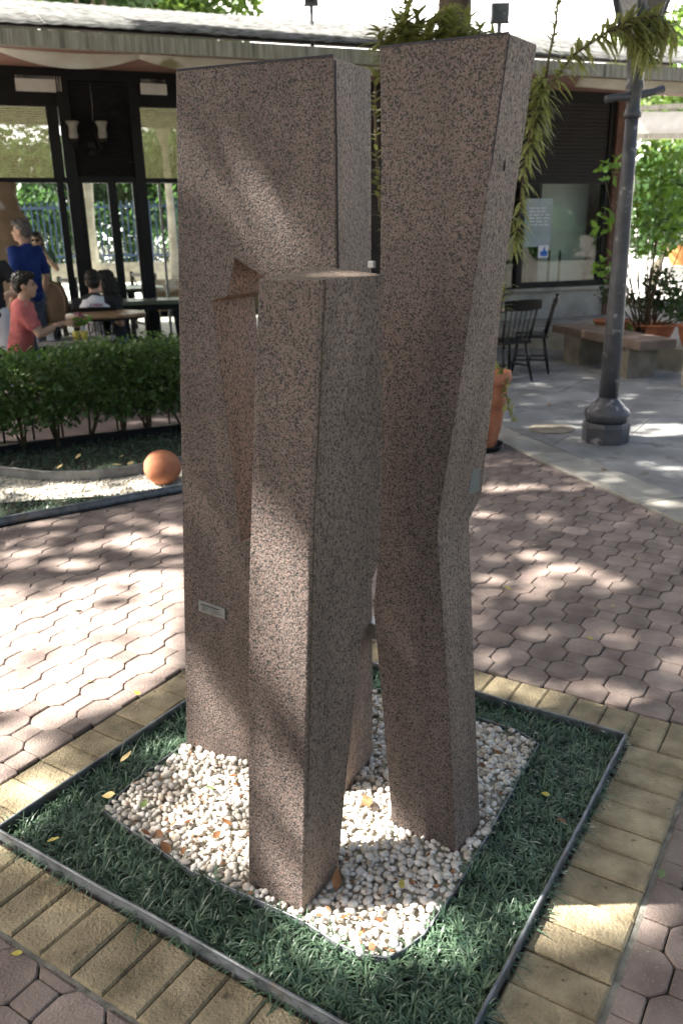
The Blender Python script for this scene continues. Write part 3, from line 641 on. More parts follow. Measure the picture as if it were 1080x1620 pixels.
# ================================================================== CAFE BUILDING
fd = np.array([.94, .34, 0]); fd /= np.linalg.norm(fd); fn = np.array([fd[1], -fd[0], 0]); F0 = np.array([-3.404, 11.5, 0]); FA = math.atan2(fd[1], fd[0])
def fp(s, z, o=0.): return F0+fd*s+fn*o+UPZ*z
def fs(x, y, o=0.): p = onpl(x, y, F0+fn*o, fn); return np.dot(p-F0, fd), p[2]
cafe = empty('cafe_building', 'low cafe building with dark frames, pale fascia and mossy corrugated roof', 'building', tuple(F0))
CI = (F0[0], F0[1])
def cb(mb, name, m, smooth=False, parent=None, bevel=0):
    mb.v = [(x-CI[0], y-CI[1], z) for x, y, z in mb.v]; return mb.build(name, m, parent or cafe, smooth, bevel)
def fbox(s0, s1, z0, z1, o0, o1, mb=None):
    mb = mb or MB(); c = fp((s0+s1)/2, (z0+z1)/2, (o0+o1)/2); return mb.box(c, (s1-s0, abs(o1-o0), z1-z0), FA)
S0, S1 = -4.5, 8.62
# roof structure
fz0, fz1 = 3.455, 3.602
cb(fbox(S0, 12.5, fz0, fz1, 2.36, 2.44), 'fascia', 'fascia')
tr = MB(); tr.bar(fp(S0, fz1+.008, 2.45), fp(12.5, fz1+.008, 2.45), .03, .016, side=fd); cb(tr, 'drip_edge', 'edging_grey')
so_ = MB(); so_.add([fp(S0, fz0+.02, 2.35), fp(12.5, fz0+.02, 2.35), fp(12.5, 3.70, 0.0), fp(S0, 3.70, 0.0), fp(S0, fz0+.08, 2.35), fp(12.5, fz0+.08, 2.35), fp(12.5, 3.76, 0.0), fp(S0, 3.76, 0.0)], [(0, 1, 2, 3), (7, 6, 5, 4), (0, 4, 5, 1), (2, 6, 7, 3)]); cb(so_, 'soffit', 'soffit')
cb(fbox(S0, 6.6, 3.70, 3.78, -5.5, -.01), 'ceiling', 'wall_dark')
zr = fs(300, 20, -3.6)[1]
rf = MB(); rfo = cb(fbox(S0, 12.5, zr-.35, zr-.2, -3.75, -3.6), 'ridge_beam', 'wall_dark')
SW = 1.06; s = S0
while s < 12.5:
    mb = MB(); ns = 26; Vv = []
    for i in range(ns+1):
        for (t, dz) in ((0, 0), (.33, 0), (.66, 0), (1, 0)):
            zz = fz1+.035+(zr-fz1-.035)*t; wv = .0045*math.cos(2*math.pi*i/ns*6); Vv.append(fp(s+(SW+.03)*i/ns, zz+wv+.004*(int(s*7) % 3), 2.47+(-3.6-2.47)*t))
    mb.add(Vv, [(i*4+k, i*4+k+1, (i+1)*4+k+1, (i+1)*4+k) for i in range(ns) for k in range(3)]); o = cb(mb, 'roof_sheet', 'roof', True); sm_ = o.modifiers.new('solid', 'SOLIDIFY'); sm_.thickness = .008; s += SW
# header beam and posts
cb(fbox(S0, S1, 3.56, 3.70, -.12, .06), 'header_beam', 'black')
def post(s0, s1, z0, z1, name='post', o0=-.06, o1=.06, m='black'): return cb(fbox(s0, s1, z0, z1, o0, o1), name, m)
for a, b in ((-.09, .055), (.795, .925), (-1.9, -1.78), (3.0, 3.12)): post(a, b, .12, 3.56)
post(-.24, -.1, 2.40, 3.27, 'window_stile', -.05, .05); post(-1.78, -.09, 3.26, 3.56, 'lintel_panel', -.1, -.02); post(.925, 3.0, 3.29, 3.56, 'lintel_panel', -.1, -.02)
for a, b in ((-1.78, -.09), (.055, .795), (.925, 3.0)): post(a, b, 2.36, 2.42, 'rail', -.05, .05)
for a, b in ((-.22, -.13), (.42, .53), (.06, .11), (.74, .79)): post(a, b, .12, 2.36, 'door_stile', -.035, .035)
post(1.08, 1.11, .12, 2.36, 'mullion', -.03, .03, 'edging_grey'); post(2.0, 2.06, .12, 2.36, 'mullion', -.03, .03)
for a, b in ((-1.78, -.22), (-.13, -.09), (.11, .42), (.53, .74), (.925, 1.08), (1.11, 2.0), (2.06, 3.0)): cb(fbox(a, b, .14, 2.36, -.008, -.002), 'pane', 'glass')
for a, b in ((-1.78, -.22), (.11, .42), (.53, .74)): post(a, b, .12, .24, 'bottom_rail', -.03, .03)
lp = MB()
for k in range(30): z = 2.45+k*.037; lp.add([fp(.055, z, .0), fp(.795, z, .0), fp(.795, z+.026, .022), fp(.055, z+.026, .022), fp(.055, z+.03, .02), fp(.795, z+.03, .02), fp(.795, z+.004, -.006), fp(.055, z+.004, -.006)], [(0, 1, 2, 3), (2, 3, 4, 5), (4, 5, 6, 7), (0, 1, 6, 7)])
cb(lp, 'louvre_slats', 'shutter'); cb(fbox(.055, .795, 2.42, 3.56, -.05, -.02), 'louvre_back', 'black')
# hidden middle wall, dark
cb(fbox(3.12, 6.45, .12, 3.56, -.12, 0), 'wall', 'wall_dark')
# woven blinds and ribbed blind boxes are things hung on the windows
def blind(s0, s1, z0, z1, label):
    o = empty('woven_blind', label, 'blind', tuple(fp((s0+s1)/2, z0, -.09)), group='woven blinds in the upper windows'); lx = fp((s0+s1)/2, 0, -.09)
    mb = MB(); fbox(s0, s1, z0, z1, -.095, -.093, mb); mb.v = [(x-lx[0], y-lx[1], z-z0) for x, y, z in mb.v]; mb.build('sheet', 'blind', o)
    mb = MB(); z = z0
    while z < z1: fbox(s0, s1, z, z+.006, -.091, -.087, mb); z += .028
    x = s0
    while x < s1: fbox(x, x+.005, z0, z1, -.087, -.084, mb); x += .03
    mb.v = [(x-lx[0], y-lx[1], z-z0) for x, y, z in mb.v]; mb.build('slats', 'shirt_green' if False else 'stem', o)
blind(-1.78, -.24, 2.42, 3.27, 'large woven blind behind the upper window left of the louvre panel'); blind(.925, 3.0, 2.42, 3.30, 'woven blind behind the upper window right of the louvre panel')
def ribbox(s0, s1, z0, z1, label):
    o = empty('ribbed_box', label, 'blind box', tuple(fp((s0+s1)/2, z0, 0)), group='ribbed white boxes above the windows'); lx = fp((s0+s1)/2, 0, 0); mb = MB(); fbox(s0, s1, z0, z1, .0, .05, mb); x = s0+.01
    while x < s1-.01: fbox(x, x+.018, z0+.004, z1-.004, .05, .06, mb); x += .032
    mb.v = [(x-lx[0], y-lx[1], z-z0) for x, y, z in mb.v]; mb.build('housing', 'white_plastic', o)
a = fs(26, 144); b = fs(98, 122); ribbox(a[0], b[0]-.02, a[1], b[1], 'ribbed white box above the window left of the wall lamps')
a = fs(211, 149); b = fs(262, 127); ribbox(.96, b[0], a[1], b[1], 'ribbed white box above the window right of the wall lamps')
# scalloped cloth pelmet
def swag(s0, s1, sag, hang, label, topsag=.0):
    o = empty('cloth_swag', label, 'pelmet', tuple(fp((s0+s1)/2, fz0, 2.3)), group='scalloped cloth swags under the fascia'); lx = fp((s0+s1)/2, 0, 2.3); n = 24; Vv = []
    for i in range(n+1):
        t = i/n; k = 4*t*(1-t)
        for q in range(5):
            zz = fz0-.005-topsag*k-(hang+sag*k)*q/4; Vv.append(fp(s0+(s1-s0)*t, zz, 2.33-.05*math.sin(q/4*3.1)*k-.10*(q/4)))
    mb = MB().add([(x-lx[0], y-lx[1], z-fz0) for x, y, z in Vv], [(i*5+q, i*5+q+1, (i+1)*5+q+1, (i+1)*5+q) for i in range(n) for q in range(4)]); c = mb.build('cloth', 'cloth', o, True); m_ = c.modifiers.new('solid', 'SOLIDIFY'); m_.thickness = .004
sx = [fs(x, 85, 2.35)[0] for x in (-190, 0, 222, 445, 620)]
swag(sx[0], sx[1]-.0, .11, .015, 'cloth swag running out of view at the left end of the fascia'); swag(sx[1], sx[2], .10, .02, 'stained cloth swag sagging below the fascia above the louvre panel', .02); swag(sx[2], sx[3], .11, .02, 'cloth swag under the fascia just left of the granite slab')
swag(sx[3], sx[4], .1, .02, 'cloth swag under the fascia behind the granite slab'); a = fs(918, 130, 2.35)[0]; swag(a, a+3.2, .02, .085, 'nearly flat cloth valance under the fascia right of the lamp post')
# right-hand part: roll shutter over a shop window, plinth, brick pier
a = fs(826, 284); wl, wr = fs(822, 420)[0], fs(947, 380)[0]; zt = a[1]; zb = .79
cb(fbox(6.3, S1, .2, zb-.07, -.35, .08), 'plinth', 'plinth'); cb(fbox(6.25, S1+.05, zb-.07, zb-.02, -.35, .14), 'sill', 'plinth')
rs = MB()
z = zt
while z < 3.55: fbox(wl-.1, wr+.04, z, z+.05, 0.0, .03, rs); z += .056
cb(rs, 'roll_shutter', 'shutter'); cb(fbox(wl-.1, wr+.04, zt, 3.56, -.03, 0.0), 'shutter_back', 'shutter'); cb(fbox(wl-.12, wr+.05, zt-.06, zt, -.04, .05), 'shutter_rail', 'black')
post(wl-.10, wl, zb, zt, 'window_post'); post(wr, wr+.09, zb, 3.56, 'window_post'); post(wl, wr, zb-.02, zb+.07, 'bottom_rail', -.04, .05); post(6.32, wl-.5, zb, 3.56, 'wall', -.1, 0, 'wall_dark')
cb(fbox(wl, wr, zb+.07, zt-.06, -.008, -.002), 'pane', 'glass'); cb(fbox(wl-.5, wl-.1, zb, 3.56, -.008, -.002), 'pane', 'glass')
cb(fbox(wr+.1, S1, .2, 3.6, -.5, .12), 'brick_pier', 'brick_pillar')
k0 = fs(857, 300, -.55)[0]
cb(fbox(k0, wr+.6, .3, zt+.2, -.62, -.55), 'inner_partition', 'wall_white'); cb(fbox(6.3, S1, .2, 3.6, -3.2, -3.1), 'back_wall', 'tan_stone'); cb(fbox(6.3, S1, 3.2, 3.6, -3.1, -.62), 'ceiling', 'wall_dark'); cb(fbox(6.2, 6.3, .2, 3.6, -3.2, -.1), 'side_wall', 'wall_dark'); cb(fbox(S1-.08, S1, .2, 3.6, -3.2, -.5), 'side_wall', 'wall_dark'); cb(fbox(6.3, S1, .25, .35, -3.1, -.35), 'inner_floor', 'floor_in')
for x in (832, 866, 883):
    q = fs(x, 420, -.3)[0]; cb(fbox(q, q+.03, .8, 1.35 if x > 850 else 2.1, -.32, -.29), 'inner_frame_bar', 'black')
pf = fs(827, 391, .01), fs(874, 314, .01)
o = empty('poster', 'pale blue-grey poster on the shop window', 'poster', tuple(fp(pf[0][0], pf[0][1], .005))); mb = MB(); fbox(0, pf[1][0]-pf[0][0], 0, pf[1][1]-pf[0][1], 0, .004, mb); mb.v = [(x-F0[0], y-F0[1], z) for x, y, z in mb.v]; mb.build('sheet', 'poster', o)
ln = MB()
for r_ in range(6):
    x = .08
    while x < .4: L = rnd.uniform(.04, .12); fbox(x, min(x+L, .46), .33+r_*.05, .345+r_*.05, .0045, .005, ln); x += L+.03
ln.v = [(x-F0[0], y-F0[1], z) for x, y, z in ln.v]; ln.build('lettering', 'sign_white', o)
sg = fs(850, 408, .012), fs(867, 388, .012); w_, h_ = sg[1][0]-sg[0][0], sg[1][1]-sg[0][1]
o = empty('thumb_sign', 'small white sign with a blue thumbs-up on the shop window', 'sign', tuple(fp(sg[0][0], sg[0][1], .012))); mb = MB(); fbox(0, w_, 0, h_, 0, .004, mb); mb.v = [(x-F0[0], y-F0[1], z) for x, y, z in mb.v]; mb.build('board', 'sign_white', o)
th = [(.2, .18), (.38, .18), (.38, .12), (.85, .12), (.93, .3), (.9, .55), (.66, .58), (.7, .78), (.62, .9), (.54, .86), (.5, .7), (.38, .52), (.2, .52)]
mb = MB(); n = len(th); Pp = [fp(x*w_, y*h_, .007) for x, y in th]; mb.add(Pp, [tuple(range(n))]); mb.v = [(x-F0[0], y-F0[1], z) for x, y, z in mb.v]; mb.build('thumb_mark', 'sign_blue', o)
# twin wall lamp on the louvres
wlp = empty('wall_lamp', 'twin-arm wall lamp with white tulip shades on the dark louvre panel', 'wall lamp', tuple(fp(.5, 2.95, .03))); wl0 = fp(.5, 2.95, .03)
def loc(mb, o, name, m, smooth=True, parent=None):
    l = np.array(o.location); mb.v = [(x-l[0], y-l[1], z-l[2]) for x, y, z in mb.v]; return mb.build(name, m, parent or o, smooth)
sA, zA = fs(116, 206, .14); sB, zB = fs(162, 206, .14)
for s_, z_ in ((sA, zA), (sB, zB)):
    c = fp(s_, z_, .14); loc(MB().lathe([(.045, -.10), (.06, -.07), (.048, .0), (.055, .05), (.085, .10), (.08, .10), (.05, .05), (.043, 0), (.052, -.06)], 16, c, cap=False), wlp, 'tulip_shade', 'opal'); loc(MB().lathe([(.02, -.16), (.05, -.135), (.048, -.10), (.02, -.09)], 12, c), wlp, 'lamp_cup', 'black')
m_ = fp((sA+sB)/2+.04, zA-.2, .05)
arm = MB()
for s_, z_ in ((sA, zA), (sB, zB)): c = fp(s_, z_-.15, .14); arm.tube([m_, fp((s_+m_[0]*0+(sA+sB)/2)/2, zA-.27, .1), c], .012, 6)
arm.tube([fp(sB-.06, zB+.13, .04), fp(sB-.08, zB, .05), fp(sB-.03, zB-.2, .06), fp(sB+.03, zB-.3, .05)], .016, 6); loc(arm, wlp, 'arm', 'black'); loc(MB().box(m_-fn*.03, (.09, .03, .16), FA), wlp, 'wall_plate', 'black', False)
loc(MB().tube([fp(sB-.09, 3.55, .05), fp(sB-.08, 3.3, .05), fp(sB-.1, 3.1, .05), fp(sB-.06, zB+.12, .05)], .003, 4), wlp, 'cable', 'edging_grey')
# tan stone column at the left edge
tc = at(8, 420, 10.9); mb = MB(); prof = []
for k in range(15):
    z = .1+k*.16; prof.append((.40+.03*math.sin(k*1.9)+(-.02*max(0, k-11)**1.7), z))
mb.lathe(prof, 18, (tc[0]-.05, tc[1], 0)); mb.v = [(x+.02*math.sin(9*z+5*y), y+.02*math.cos(7*z+6*x), z) for x, y, z in mb.v]; o = mb.build('stone_column', 'tan_stone', None, True); tag(o, 'thick weathered tan stone column at the left edge of the cafe', 'column')

# ================================================================== BEYOND THE BUILDING
def foliage(name, blobs, n, size, m, parent=None, aspect=.5, shell=.55, up=.3):
    w_ = np.array([b[1][0]*b[1][1]*b[1][2] for b in blobs]); idx = nr.choice(len(blobs), n, p=w_/w_.sum()); d = rdirs(n); r_ = nr.uniform(shell, 1.0, n)**.6*(1+nr.normal(0, .09, n))
    c = np.array([b[0] for b in blobs])[idx]; rr = np.array([b[1] for b in blobs])[idx]; p = c+d*rr*r_[:, None]; Vt, Ft = leaves(p, size, aspect, up); return link(name, quads_mesh(name, Vt, Ft), m, parent)
def clumps(c, r, k, f=.45):
    out = []
    for _ in range(k): d = rdirs(1)[0]*rnd.uniform(.3, .85); s_ = rnd.uniform(.6, 1.2)*f; out.append((np.array(c)+d*np.array(r), np.array(r)*s_))
    return out
def tree(name, label, base, h_, crown, nleaf, size, m, bark='pale_bark', tr_=.16, group=None, k=22):
    b = np.array(base); t = empty(name, label, 'tree', tuple(b), group=group); c = np.array(crown[0])-b; mb = MB(); mb.tube([(0, 0, -.1), (.05*h_*.1, 0, h_*.4), (c[0]*.5, c[1]*.5, h_*.75), (c[0], c[1], c[2])], [tr_, tr_*.8, tr_*.6, tr_*.2], 10)
    cl = clumps(c, crown[1], k)
    for q, _ in cl[:9]: mb.tube([(c[0]*.5, c[1]*.5, h_*.7), (q+c)/2-np.array([0, 0, .2]), q], [tr_*.4, tr_*.25, .02], 6)
    mb.build('trunk', bark, t, True); foliage('crown', cl, nleaf, size, m, t); return t
far = [('round-crowned tree beyond the left end of the roof', (-11.5, 27, .2), 6, ((-11.5, 27, 8.2), (3.8, 2.5, 3.0)), 'far_leaf'), ('broad bright tree showing over the middle of the roof', (-5.5, 29, .2), 6, ((-5.5, 29, 8.4), (4.2, 2.5, 2.6)), 'far_leaf'),
       ('bushy tree behind the blue fence at the left door', (-11.5, 35, .2), 3, ((-11.5, 35, 3.9), (4, 2, 2.6)), 'far_leaf2'), ('bushy tree behind the blue fence between the door posts', (-6.5, 35.5, .2), 3, ((-6.5, 35.5, 3.8), (3.8, 2, 2.6)), 'far_leaf2'),
       ('tree seen far behind the right window post', (3.5, 46, .2), 5, ((3.5, 46, 6), (5, 3, 5)), 'far_leaf2'), ('hazy tree beyond the roof right of the lamp post', (15.5, 38, .2), 6, ((15.5, 38, 6.5), (4.5, 3, 4.8)), 'far_leaf'),
       ('sunlit bush beyond the street at the right edge', (11.5, 26, .2), 1, ((11.5, 26, 2.9), (2.6, 1.4, 1.5)), 'far_leaf'), ('low bush across the street right of the lamp post', (9, 24, .2), 1, ((9.3, 24, 2.4), (1.8, 1.2, 1.5)), 'far_leaf2')]
for (lb, b, h_, cr, m) in far: tree('tree' if h_ > 1 else 'bush', lb, b, h_, cr, 9000, .34 if h_ > 1 else .22, m)
tree('street_tree', 'slim pale trunk seen through the left cafe door', tuple(at(145, 440, 21)[:2])+(.24,), 4.5, ((at(145, 440, 21)[0]+.2, 21.5, 7.6), (2.2, 1.6, 1.5)), 2500, .3, 'far_leaf2', tr_=.26)
# blue fence on a low wall
fe = empty('blue_fence', 'blue railing fence on a low wall seen through the cafe doors', 'fence', (-9, 31, .24)); mb = MB(); mb.box((0, .1, .35), (26, .25, .7)); mb.build('wall', 'concrete', fe); mb = MB()
for i in range(130): mb.box((-13+i*.2, 0, 1.75), (.05, .05, 2.1))
mb.build('bars', 'blue_paint', fe); mb = MB(); mb.box((0, 0, 2.6), (26, .06, .08)).build('rail', 'blue_paint', fe); MB().box((0, 0, .95), (26, .06, .08)).build('rail', 'blue_paint', fe); mb = MB()
for i in range(9): MB().box((-13+i*3.25, 0, 1.75), (.14, .14, 2.3)).build('post', 'blue_paint', fe)
pass
hr_ = foliage('leaf_mass', [((-18+2.2*i, 33+(i % 3)*.5, 1.6+.5*(i % 2)), (1.7, .8, 1.6)) for i in range(10)], 12000, .3, 'far_leaf2'); tag(hr_, 'mass of green bushes growing behind the blue fence', 'bushes', kind='stuff')
hb_ = foliage('leaf_mass', [((-26+2.6*i, -13-(i % 3)*.8, 2.2+.8*(i % 2)), (2.2, 1.2, 2.4)) for i in range(11)]+[((16+2.6*i, -12-(i % 3)*2, 1.5), (2.2, 1.4, 1.9)) for i in range(14)], 16000, .5, 'far_leaf2'); tag(hb_, 'added unseen bank of bushes behind the camera, blocking window reflections', 'bushes', kind='stuff')  # unseen bushes added to block bright reflections in the shop window
nx_, ny_ = 90, 40; gx_, gy_ = np.meshgrid(np.linspace(-900, 1000, nx_), np.linspace(0, 1, ny_)); cz_ = gy_*520-15  # sloping white sheet added beyond the roofs so the sun whitens the sky
ph_ = nr.uniform(0, 6.28, 12); wv_ = sum(np.sin(gx_*nr.uniform(.006, .03)+gy_*nr.uniform(4, 18)+p_) for p_ in ph_)*5.5
cg_ = np.stack([gx_, 520+gy_*560+wv_, cz_+wv_*.6], -1).reshape(-1, 3); id_ = np.arange(nx_*ny_).reshape(ny_, nx_)
cl_ = quads_mesh('cloud_sheet', cg_, np.stack([id_[:-1, :-1], id_[:-1, 1:], id_[1:, 1:], id_[1:, :-1]], -1).reshape(-1, 4)); cl_.polygons.foreach_set('use_smooth', [True]*len(cl_.polygons)); clo = link('cloud_sheet', cl_, 'cloud'); clo['kind'] = 'structure'
def railing(a, b, label):
    o = empty('railing', label, 'railing', (a[0], a[1], .12), group='black railings behind the cafe'); a = np.zeros(3); v = np.array([b[0]-o.location[0], b[1]-o.location[1], 0]); L = np.linalg.norm(v)
    MB().bar(a+UPZ*.95, v+UPZ*.95, .05).build('rail', 'black', o); MB().bar(a+UPZ*.12, v+UPZ*.12, .04).build('rail', 'black', o); n = max(1, int(L/.9))
    for i in range(n+1): MB().bar(v*i/n, v*i/n+UPZ*1.0, .05).build('post', 'black', o)
    mb = MB()
    for i in range(n): mb.bar(v*i/n+UPZ*.12, v*(i+1)/n+UPZ*.95, .022); mb.bar(v*(i+1)/n+UPZ*.12, v*i/n+UPZ*.95, .022)
    mb.build('cross_bars', 'black', o)
railing(at(92, 430, 13.5), at(118, 430, 13.0), 'black crossed railing behind the left door stile'); railing(at(208, 430, 15.2), at(245, 430, 14.2), 'black crossed railing behind the right door post')
o = MB().box((0, 0, 0), (4.2, .5, .5)); o.v = [(x+at(262, 470, 14.2)[0]+1.9, y+14.4, z+.75) for x, y, z in o.v]; tag(o.build('stone_counter', 'tan_stone'), 'tan stone counter block inside the cafe beside the granite slab', 'counter')
gsx = MB().prism([(-9, 18), (0, 18), (0, 19.2), (-9, 19.2)], .2, .30); o = gsx.build('grass_verge', 'far_leaf'); o['kind'] = 'structure'
# far canopy truss at the right
tc_ = empty('truss_canopy', 'white steel truss canopy across the street at the right edge', 'canopy', tuple(at(1040, 215, 22)));
p0, p1 = at(1000, 216, 22), at(1200, 214, 22); q0, q1 = at(1000, 172, 22), at(1200, 160, 22)
l = np.array(tc_.location); mb = MB(); mb.add([p0-l, p1-l, p1-l+UPZ*.55, p0-l+UPZ*.55, p0-l+np.array([0, .1, 0]), p1-l+np.array([0, .1, 0]), p1-l+np.array([0, .1, .55]), p0-l+np.array([0, .1, .55])], [(0, 1, 2, 3), (4, 7, 6, 5), (3, 2, 6, 7), (0, 4, 5, 1)]); mb.build('panel', 'white_plastic', tc_)
mb = MB(); mb.bar(p0-l, p1-l, .12); mb.build('lower_beam', 'fascia', tc_); mb = MB(); mb.bar(q0-l, q1-l, .1)
for i in range(9):
    a = q0-l+(q1-q0)*i/8; b = p0-l+UPZ*.58+(p1-p0)*(i+.5)/8; mb.bar(a, b, .06)
    if i < 8: mb.bar(b, q0-l+(q1-q0)*(i+1)/8, .06)
mb.build('truss', 'fascia', tc_)
for i, x in enumerate((1002, 1190)): p = at(x, 216, 22.05); MB().bar(p-l, p-l-UPZ*(p[2]-.24), .16).build('column', 'white_plastic', tc_)
# floodlight on the roof, second lamp far left
def flood(px, py, Y, label, sc_=1.):
    p = at(px, py, Y); zb_ = fz1; o = empty('floodlight', label, 'floodlight', tuple(p)); MB().box((0, 0, .0), (.24*sc_, .10, .22*sc_)).build('housing', 'iron', o, bevel=.01); MB().box((0, -.055, 0), (.2*sc_, .012, .18*sc_)).build('lens', 'glass', o); MB().box((0, 0, -.12*sc_), (.26*sc_, .06, .02)).tube([(0, 0, -.12*sc_), (0, 0, -1.0)], .03, 8).build('bracket_pole', 'iron', o)
flood(790, 20, 12.4, 'small floodlight on a pole above the leaning granite pillar'); flood(492, -4, 14.5, 'dark pole-top lamp cut off by the top of the picture', .9)

# ================================================================== STREET FURNITURE
lamp = empty('lamp_post', 'dark grey cast-iron lamp post with peeling paint on an octagonal base', 'lamp post', (2.15, 6.46, 0))
MB().lathe([(.185, 0), (.188, .13), (.178, .165)], 8).build('base', 'iron', lamp, bevel=.006)
MB().lathe([(.15, .165), (.172, .19), (.178, .225), (.165, .265), (.13, .285), (.13, .295), (.095, .33), (.075, .36)], 28).build('base_ring', 'iron', lamp, True)
MB().lathe([(.075, .36), (.07, .9), (.061, 1.4), (.051, 1.95), (.045, 2.38)], 32, flute=.05).build('shaft', 'iron', lamp, True)
MB().lathe([(.046, 2.38), (.062, 2.39), (.064, 2.41), (.052, 2.43), (.048, 2.47), (.052, 2.56), (.064, 2.58), (.064, 2.60), (.053, 2.62), (.057, 2.68), (.078, 2.82), (.081, 2.85), (.05, 2.86)], 24).build('capital', 'iron', lamp, True)
cbm = MB(); cbm.tube([(-.215, -.06, 2.50), (-.14, -.04, 2.515), (0, 0, 2.525), (.14, .04, 2.555), (.225, .06, 2.575)], [.028, .024, .034, .024, .028], 10); cbm.build('crossbar', 'iron', lamp, True)
lt = empty('x', 'x', 'x'); bpy.data.objects.remove(lt)
lb, ltp, r0, r1 = 2.90, 3.42, .11, .27
fr = MB()
for k in range(4):
    a = math.pi/4+k*math.pi/2+.35; b = a+math.pi/2; A0 = np.array([math.cos(a)*r0, math.sin(a)*r0, lb]); A1 = np.array([math.cos(a)*r1, math.sin(a)*r1, ltp]); B0 = np.array([math.cos(b)*r0, math.sin(b)*r0, lb]); B1 = np.array([math.cos(b)*r1, math.sin(b)*r1, ltp])
    fr.bar(A0, A1, .022); fr.bar(A0, B0, .022); fr.bar(A1, B1, .028); MB().add([A0, B0, B1, A1, A0*.97+UPZ*.1, B0*.97+UPZ*.1, B1*.98, A1*.98], [(0, 1, 2, 3)]).build('lantern_pane', 'glass', lamp)
fr.tube([(0, 0, 2.85), (0, 0, 3.35)], .035, 10); fr.build('lantern_frame', 'iron', lamp); MB().lathe([(.33, 3.42), (.31, 3.46), (.12, 3.62), (.05, 3.66), (.04, 3.74), (.0, 3.76)], 16).build('lantern_roof', 'iron', lamp, True)
# concrete bench
be = empty('concrete_bench', 'brownish concrete slab bench on two block legs behind the lamp post', 'bench', (3.3, 10.2, 0))
q = [np.array([2.87, 11.13]), np.array([3.34, 9.13]), np.array([3.80, 9.27]), np.array([3.33, 11.27])]; MB().prism([p-np.array([3.3, 10.2]) for p in q], .36, .46, .008).build('seat_slab', 'bench_top', be)
bdv = (q[1]-q[0])/np.linalg.norm(q[1]-q[0]); bnv = np.array([-bdv[1], bdv[0]])
for t_ in (.25, 1.35): a = q[0]+bdv*t_+bnv*.05-np.array([3.3, 10.2]); MB().prism([a, a+bdv*.42, a+bdv*.42+bnv*.36, a+bnv*.36], -.01, .357, .005).build('block_leg', 'concrete', be)
# spindle-back chairs and cafe table at the right
def chair(name, label, loc_, rz, group=None, m='black_chair', arms=False):
    o = empty(name, label, 'chair', loc_, rz, group); MB().prism([(-.2, -.19), (.2, -.19), (.22, .0), (.19, .2), (-.19, .2), (-.22, 0)], .43, .465, .008).build('seat', m, o)
    for sx_ in (-1, 1):
        for sy_ in (-1, 1): MB().tube([(sx_*.15, sy_*.15, .435), (sx_*.175, sy_*.18, .22), (sx_*.21, sy_*.22, 0)], [.014, .02, .013], 8).build('leg', m, o, True)
        MB().tube([(sx_*.19, -.19, .17), (sx_*.19, .19, .17)], .011, 6).build('stretcher', m, o, True); MB().tube([(sx_*.18, -.16, .45), (sx_*.215, -.26, .86)], [.015, .012], 8).build('back_post', m, o, True)
    MB().tube([(-.19, 0, .17), (.19, 0, .17)], .011, 6).build('stretcher', m, o, True)
    for k in range(5): x = -.12+k*.06; MB().tube([(x, -.165, .455), (x*1.15, -.255, .84)], .007, 6).build('spindle', m, o, True)
    cr = MB(); n = 8; Vv = []
    for i in range(n+1):
        t_ = -1+2*i/n; x = t_*.255; y = -.27-.035*(1-t_*t_); hh = .05+.012*(1-t_*t_)
        for dy, dz in ((-.011, -hh), (.011, -hh), (.011, hh), (-.011, hh)): Vv.append((x, y, .865+dz))
    cr.add(Vv, [(i*4+k, i*4+(k+1) % 4, (i+1)*4+(k+1) % 4, (i+1)*4+k) for i in range(n) for k in range(4)]+[(3, 2, 1, 0), (n*4, n*4+1, n*4+2, n*4+3)]); cr.build('crest_rail', m, o); return o
p = g(835, 592); chair('spindle_chair', 'black spindle-back chair turned side-on beside the cafe table, right of the other', (p[0]+.06, p[1]+.2, 0), R_(78), 'black spindle chairs at the round table'); p = g(800, 600); chair('spindle_chair', 'black spindle-back chair half hidden by the granite pillar', (p[0]-.02, p[1]-.05, 0), R_(25), 'black spindle chairs at the round table')
def round_table(label, x, y, z0, z, r, m='wood_top', legm='black'):
    o = empty('round_table', label, 'table', (x, y, z0)); MB().lathe([(r, z-.03), (r+.005, z-.015), (r, z)], 40).build('table_top', m, o); MB().lathe([(r+.006, z-.055), (r+.006, z-.03)], 40).build('rim', legm, o); MB().lathe([(.05, .04), (.035, .3), (.045, z-.055)], 12).build('column', legm, o, True)
    for k in range(4): a = k*math.pi/2+.5; MB().bar((0, 0, .12), (math.cos(a)*.3, math.sin(a)*.3, .02), .05, .04).build('foot', legm, o)
    return o
p = g(770, 482, .74); round_table('round brown cafe table beside the black spindle chairs', 1.75, 10.5, 0, .74, .36)
# big terracotta pot behind the sculpture
def pot(mb, r, h_, c=(0, 0, 0), n=36):
    return mb.lathe([(r*.62, 0), (r*.66, .02), (r*.78, h_*.22), (r*.80, h_*.24), (r*.81, h_*.28), (r*.93, h_*.6), (r*.98, h_*.82), (r*1.0, h_*.85), (r*1.08, h_*.87), (r*1.1, h_*.93), (r*1.08, h_), (r*.98, h_), (r*.94, h_*.9), (r*.6, h_*.88)], n, c)
PX, PY = 1.095, 6.30
po = empty('terracotta_pot', 'large terracotta pot on a dark saucer behind the leaning granite pillar', 'pot', (PX, PY, 0)); MB().lathe([(.17, .0), (.2, .045), (.19, .045), (.16, .02)], 28).build('saucer', 'black', po, True); o = pot(MB(), .215, .59); o.v = [(x, y, z+.022) for x, y, z in o.v]; o.build('bowl', 'terracotta', po, True); MB().lathe([(.19, .53), (.19, .55)], 20).build('soil', 'soil', po)
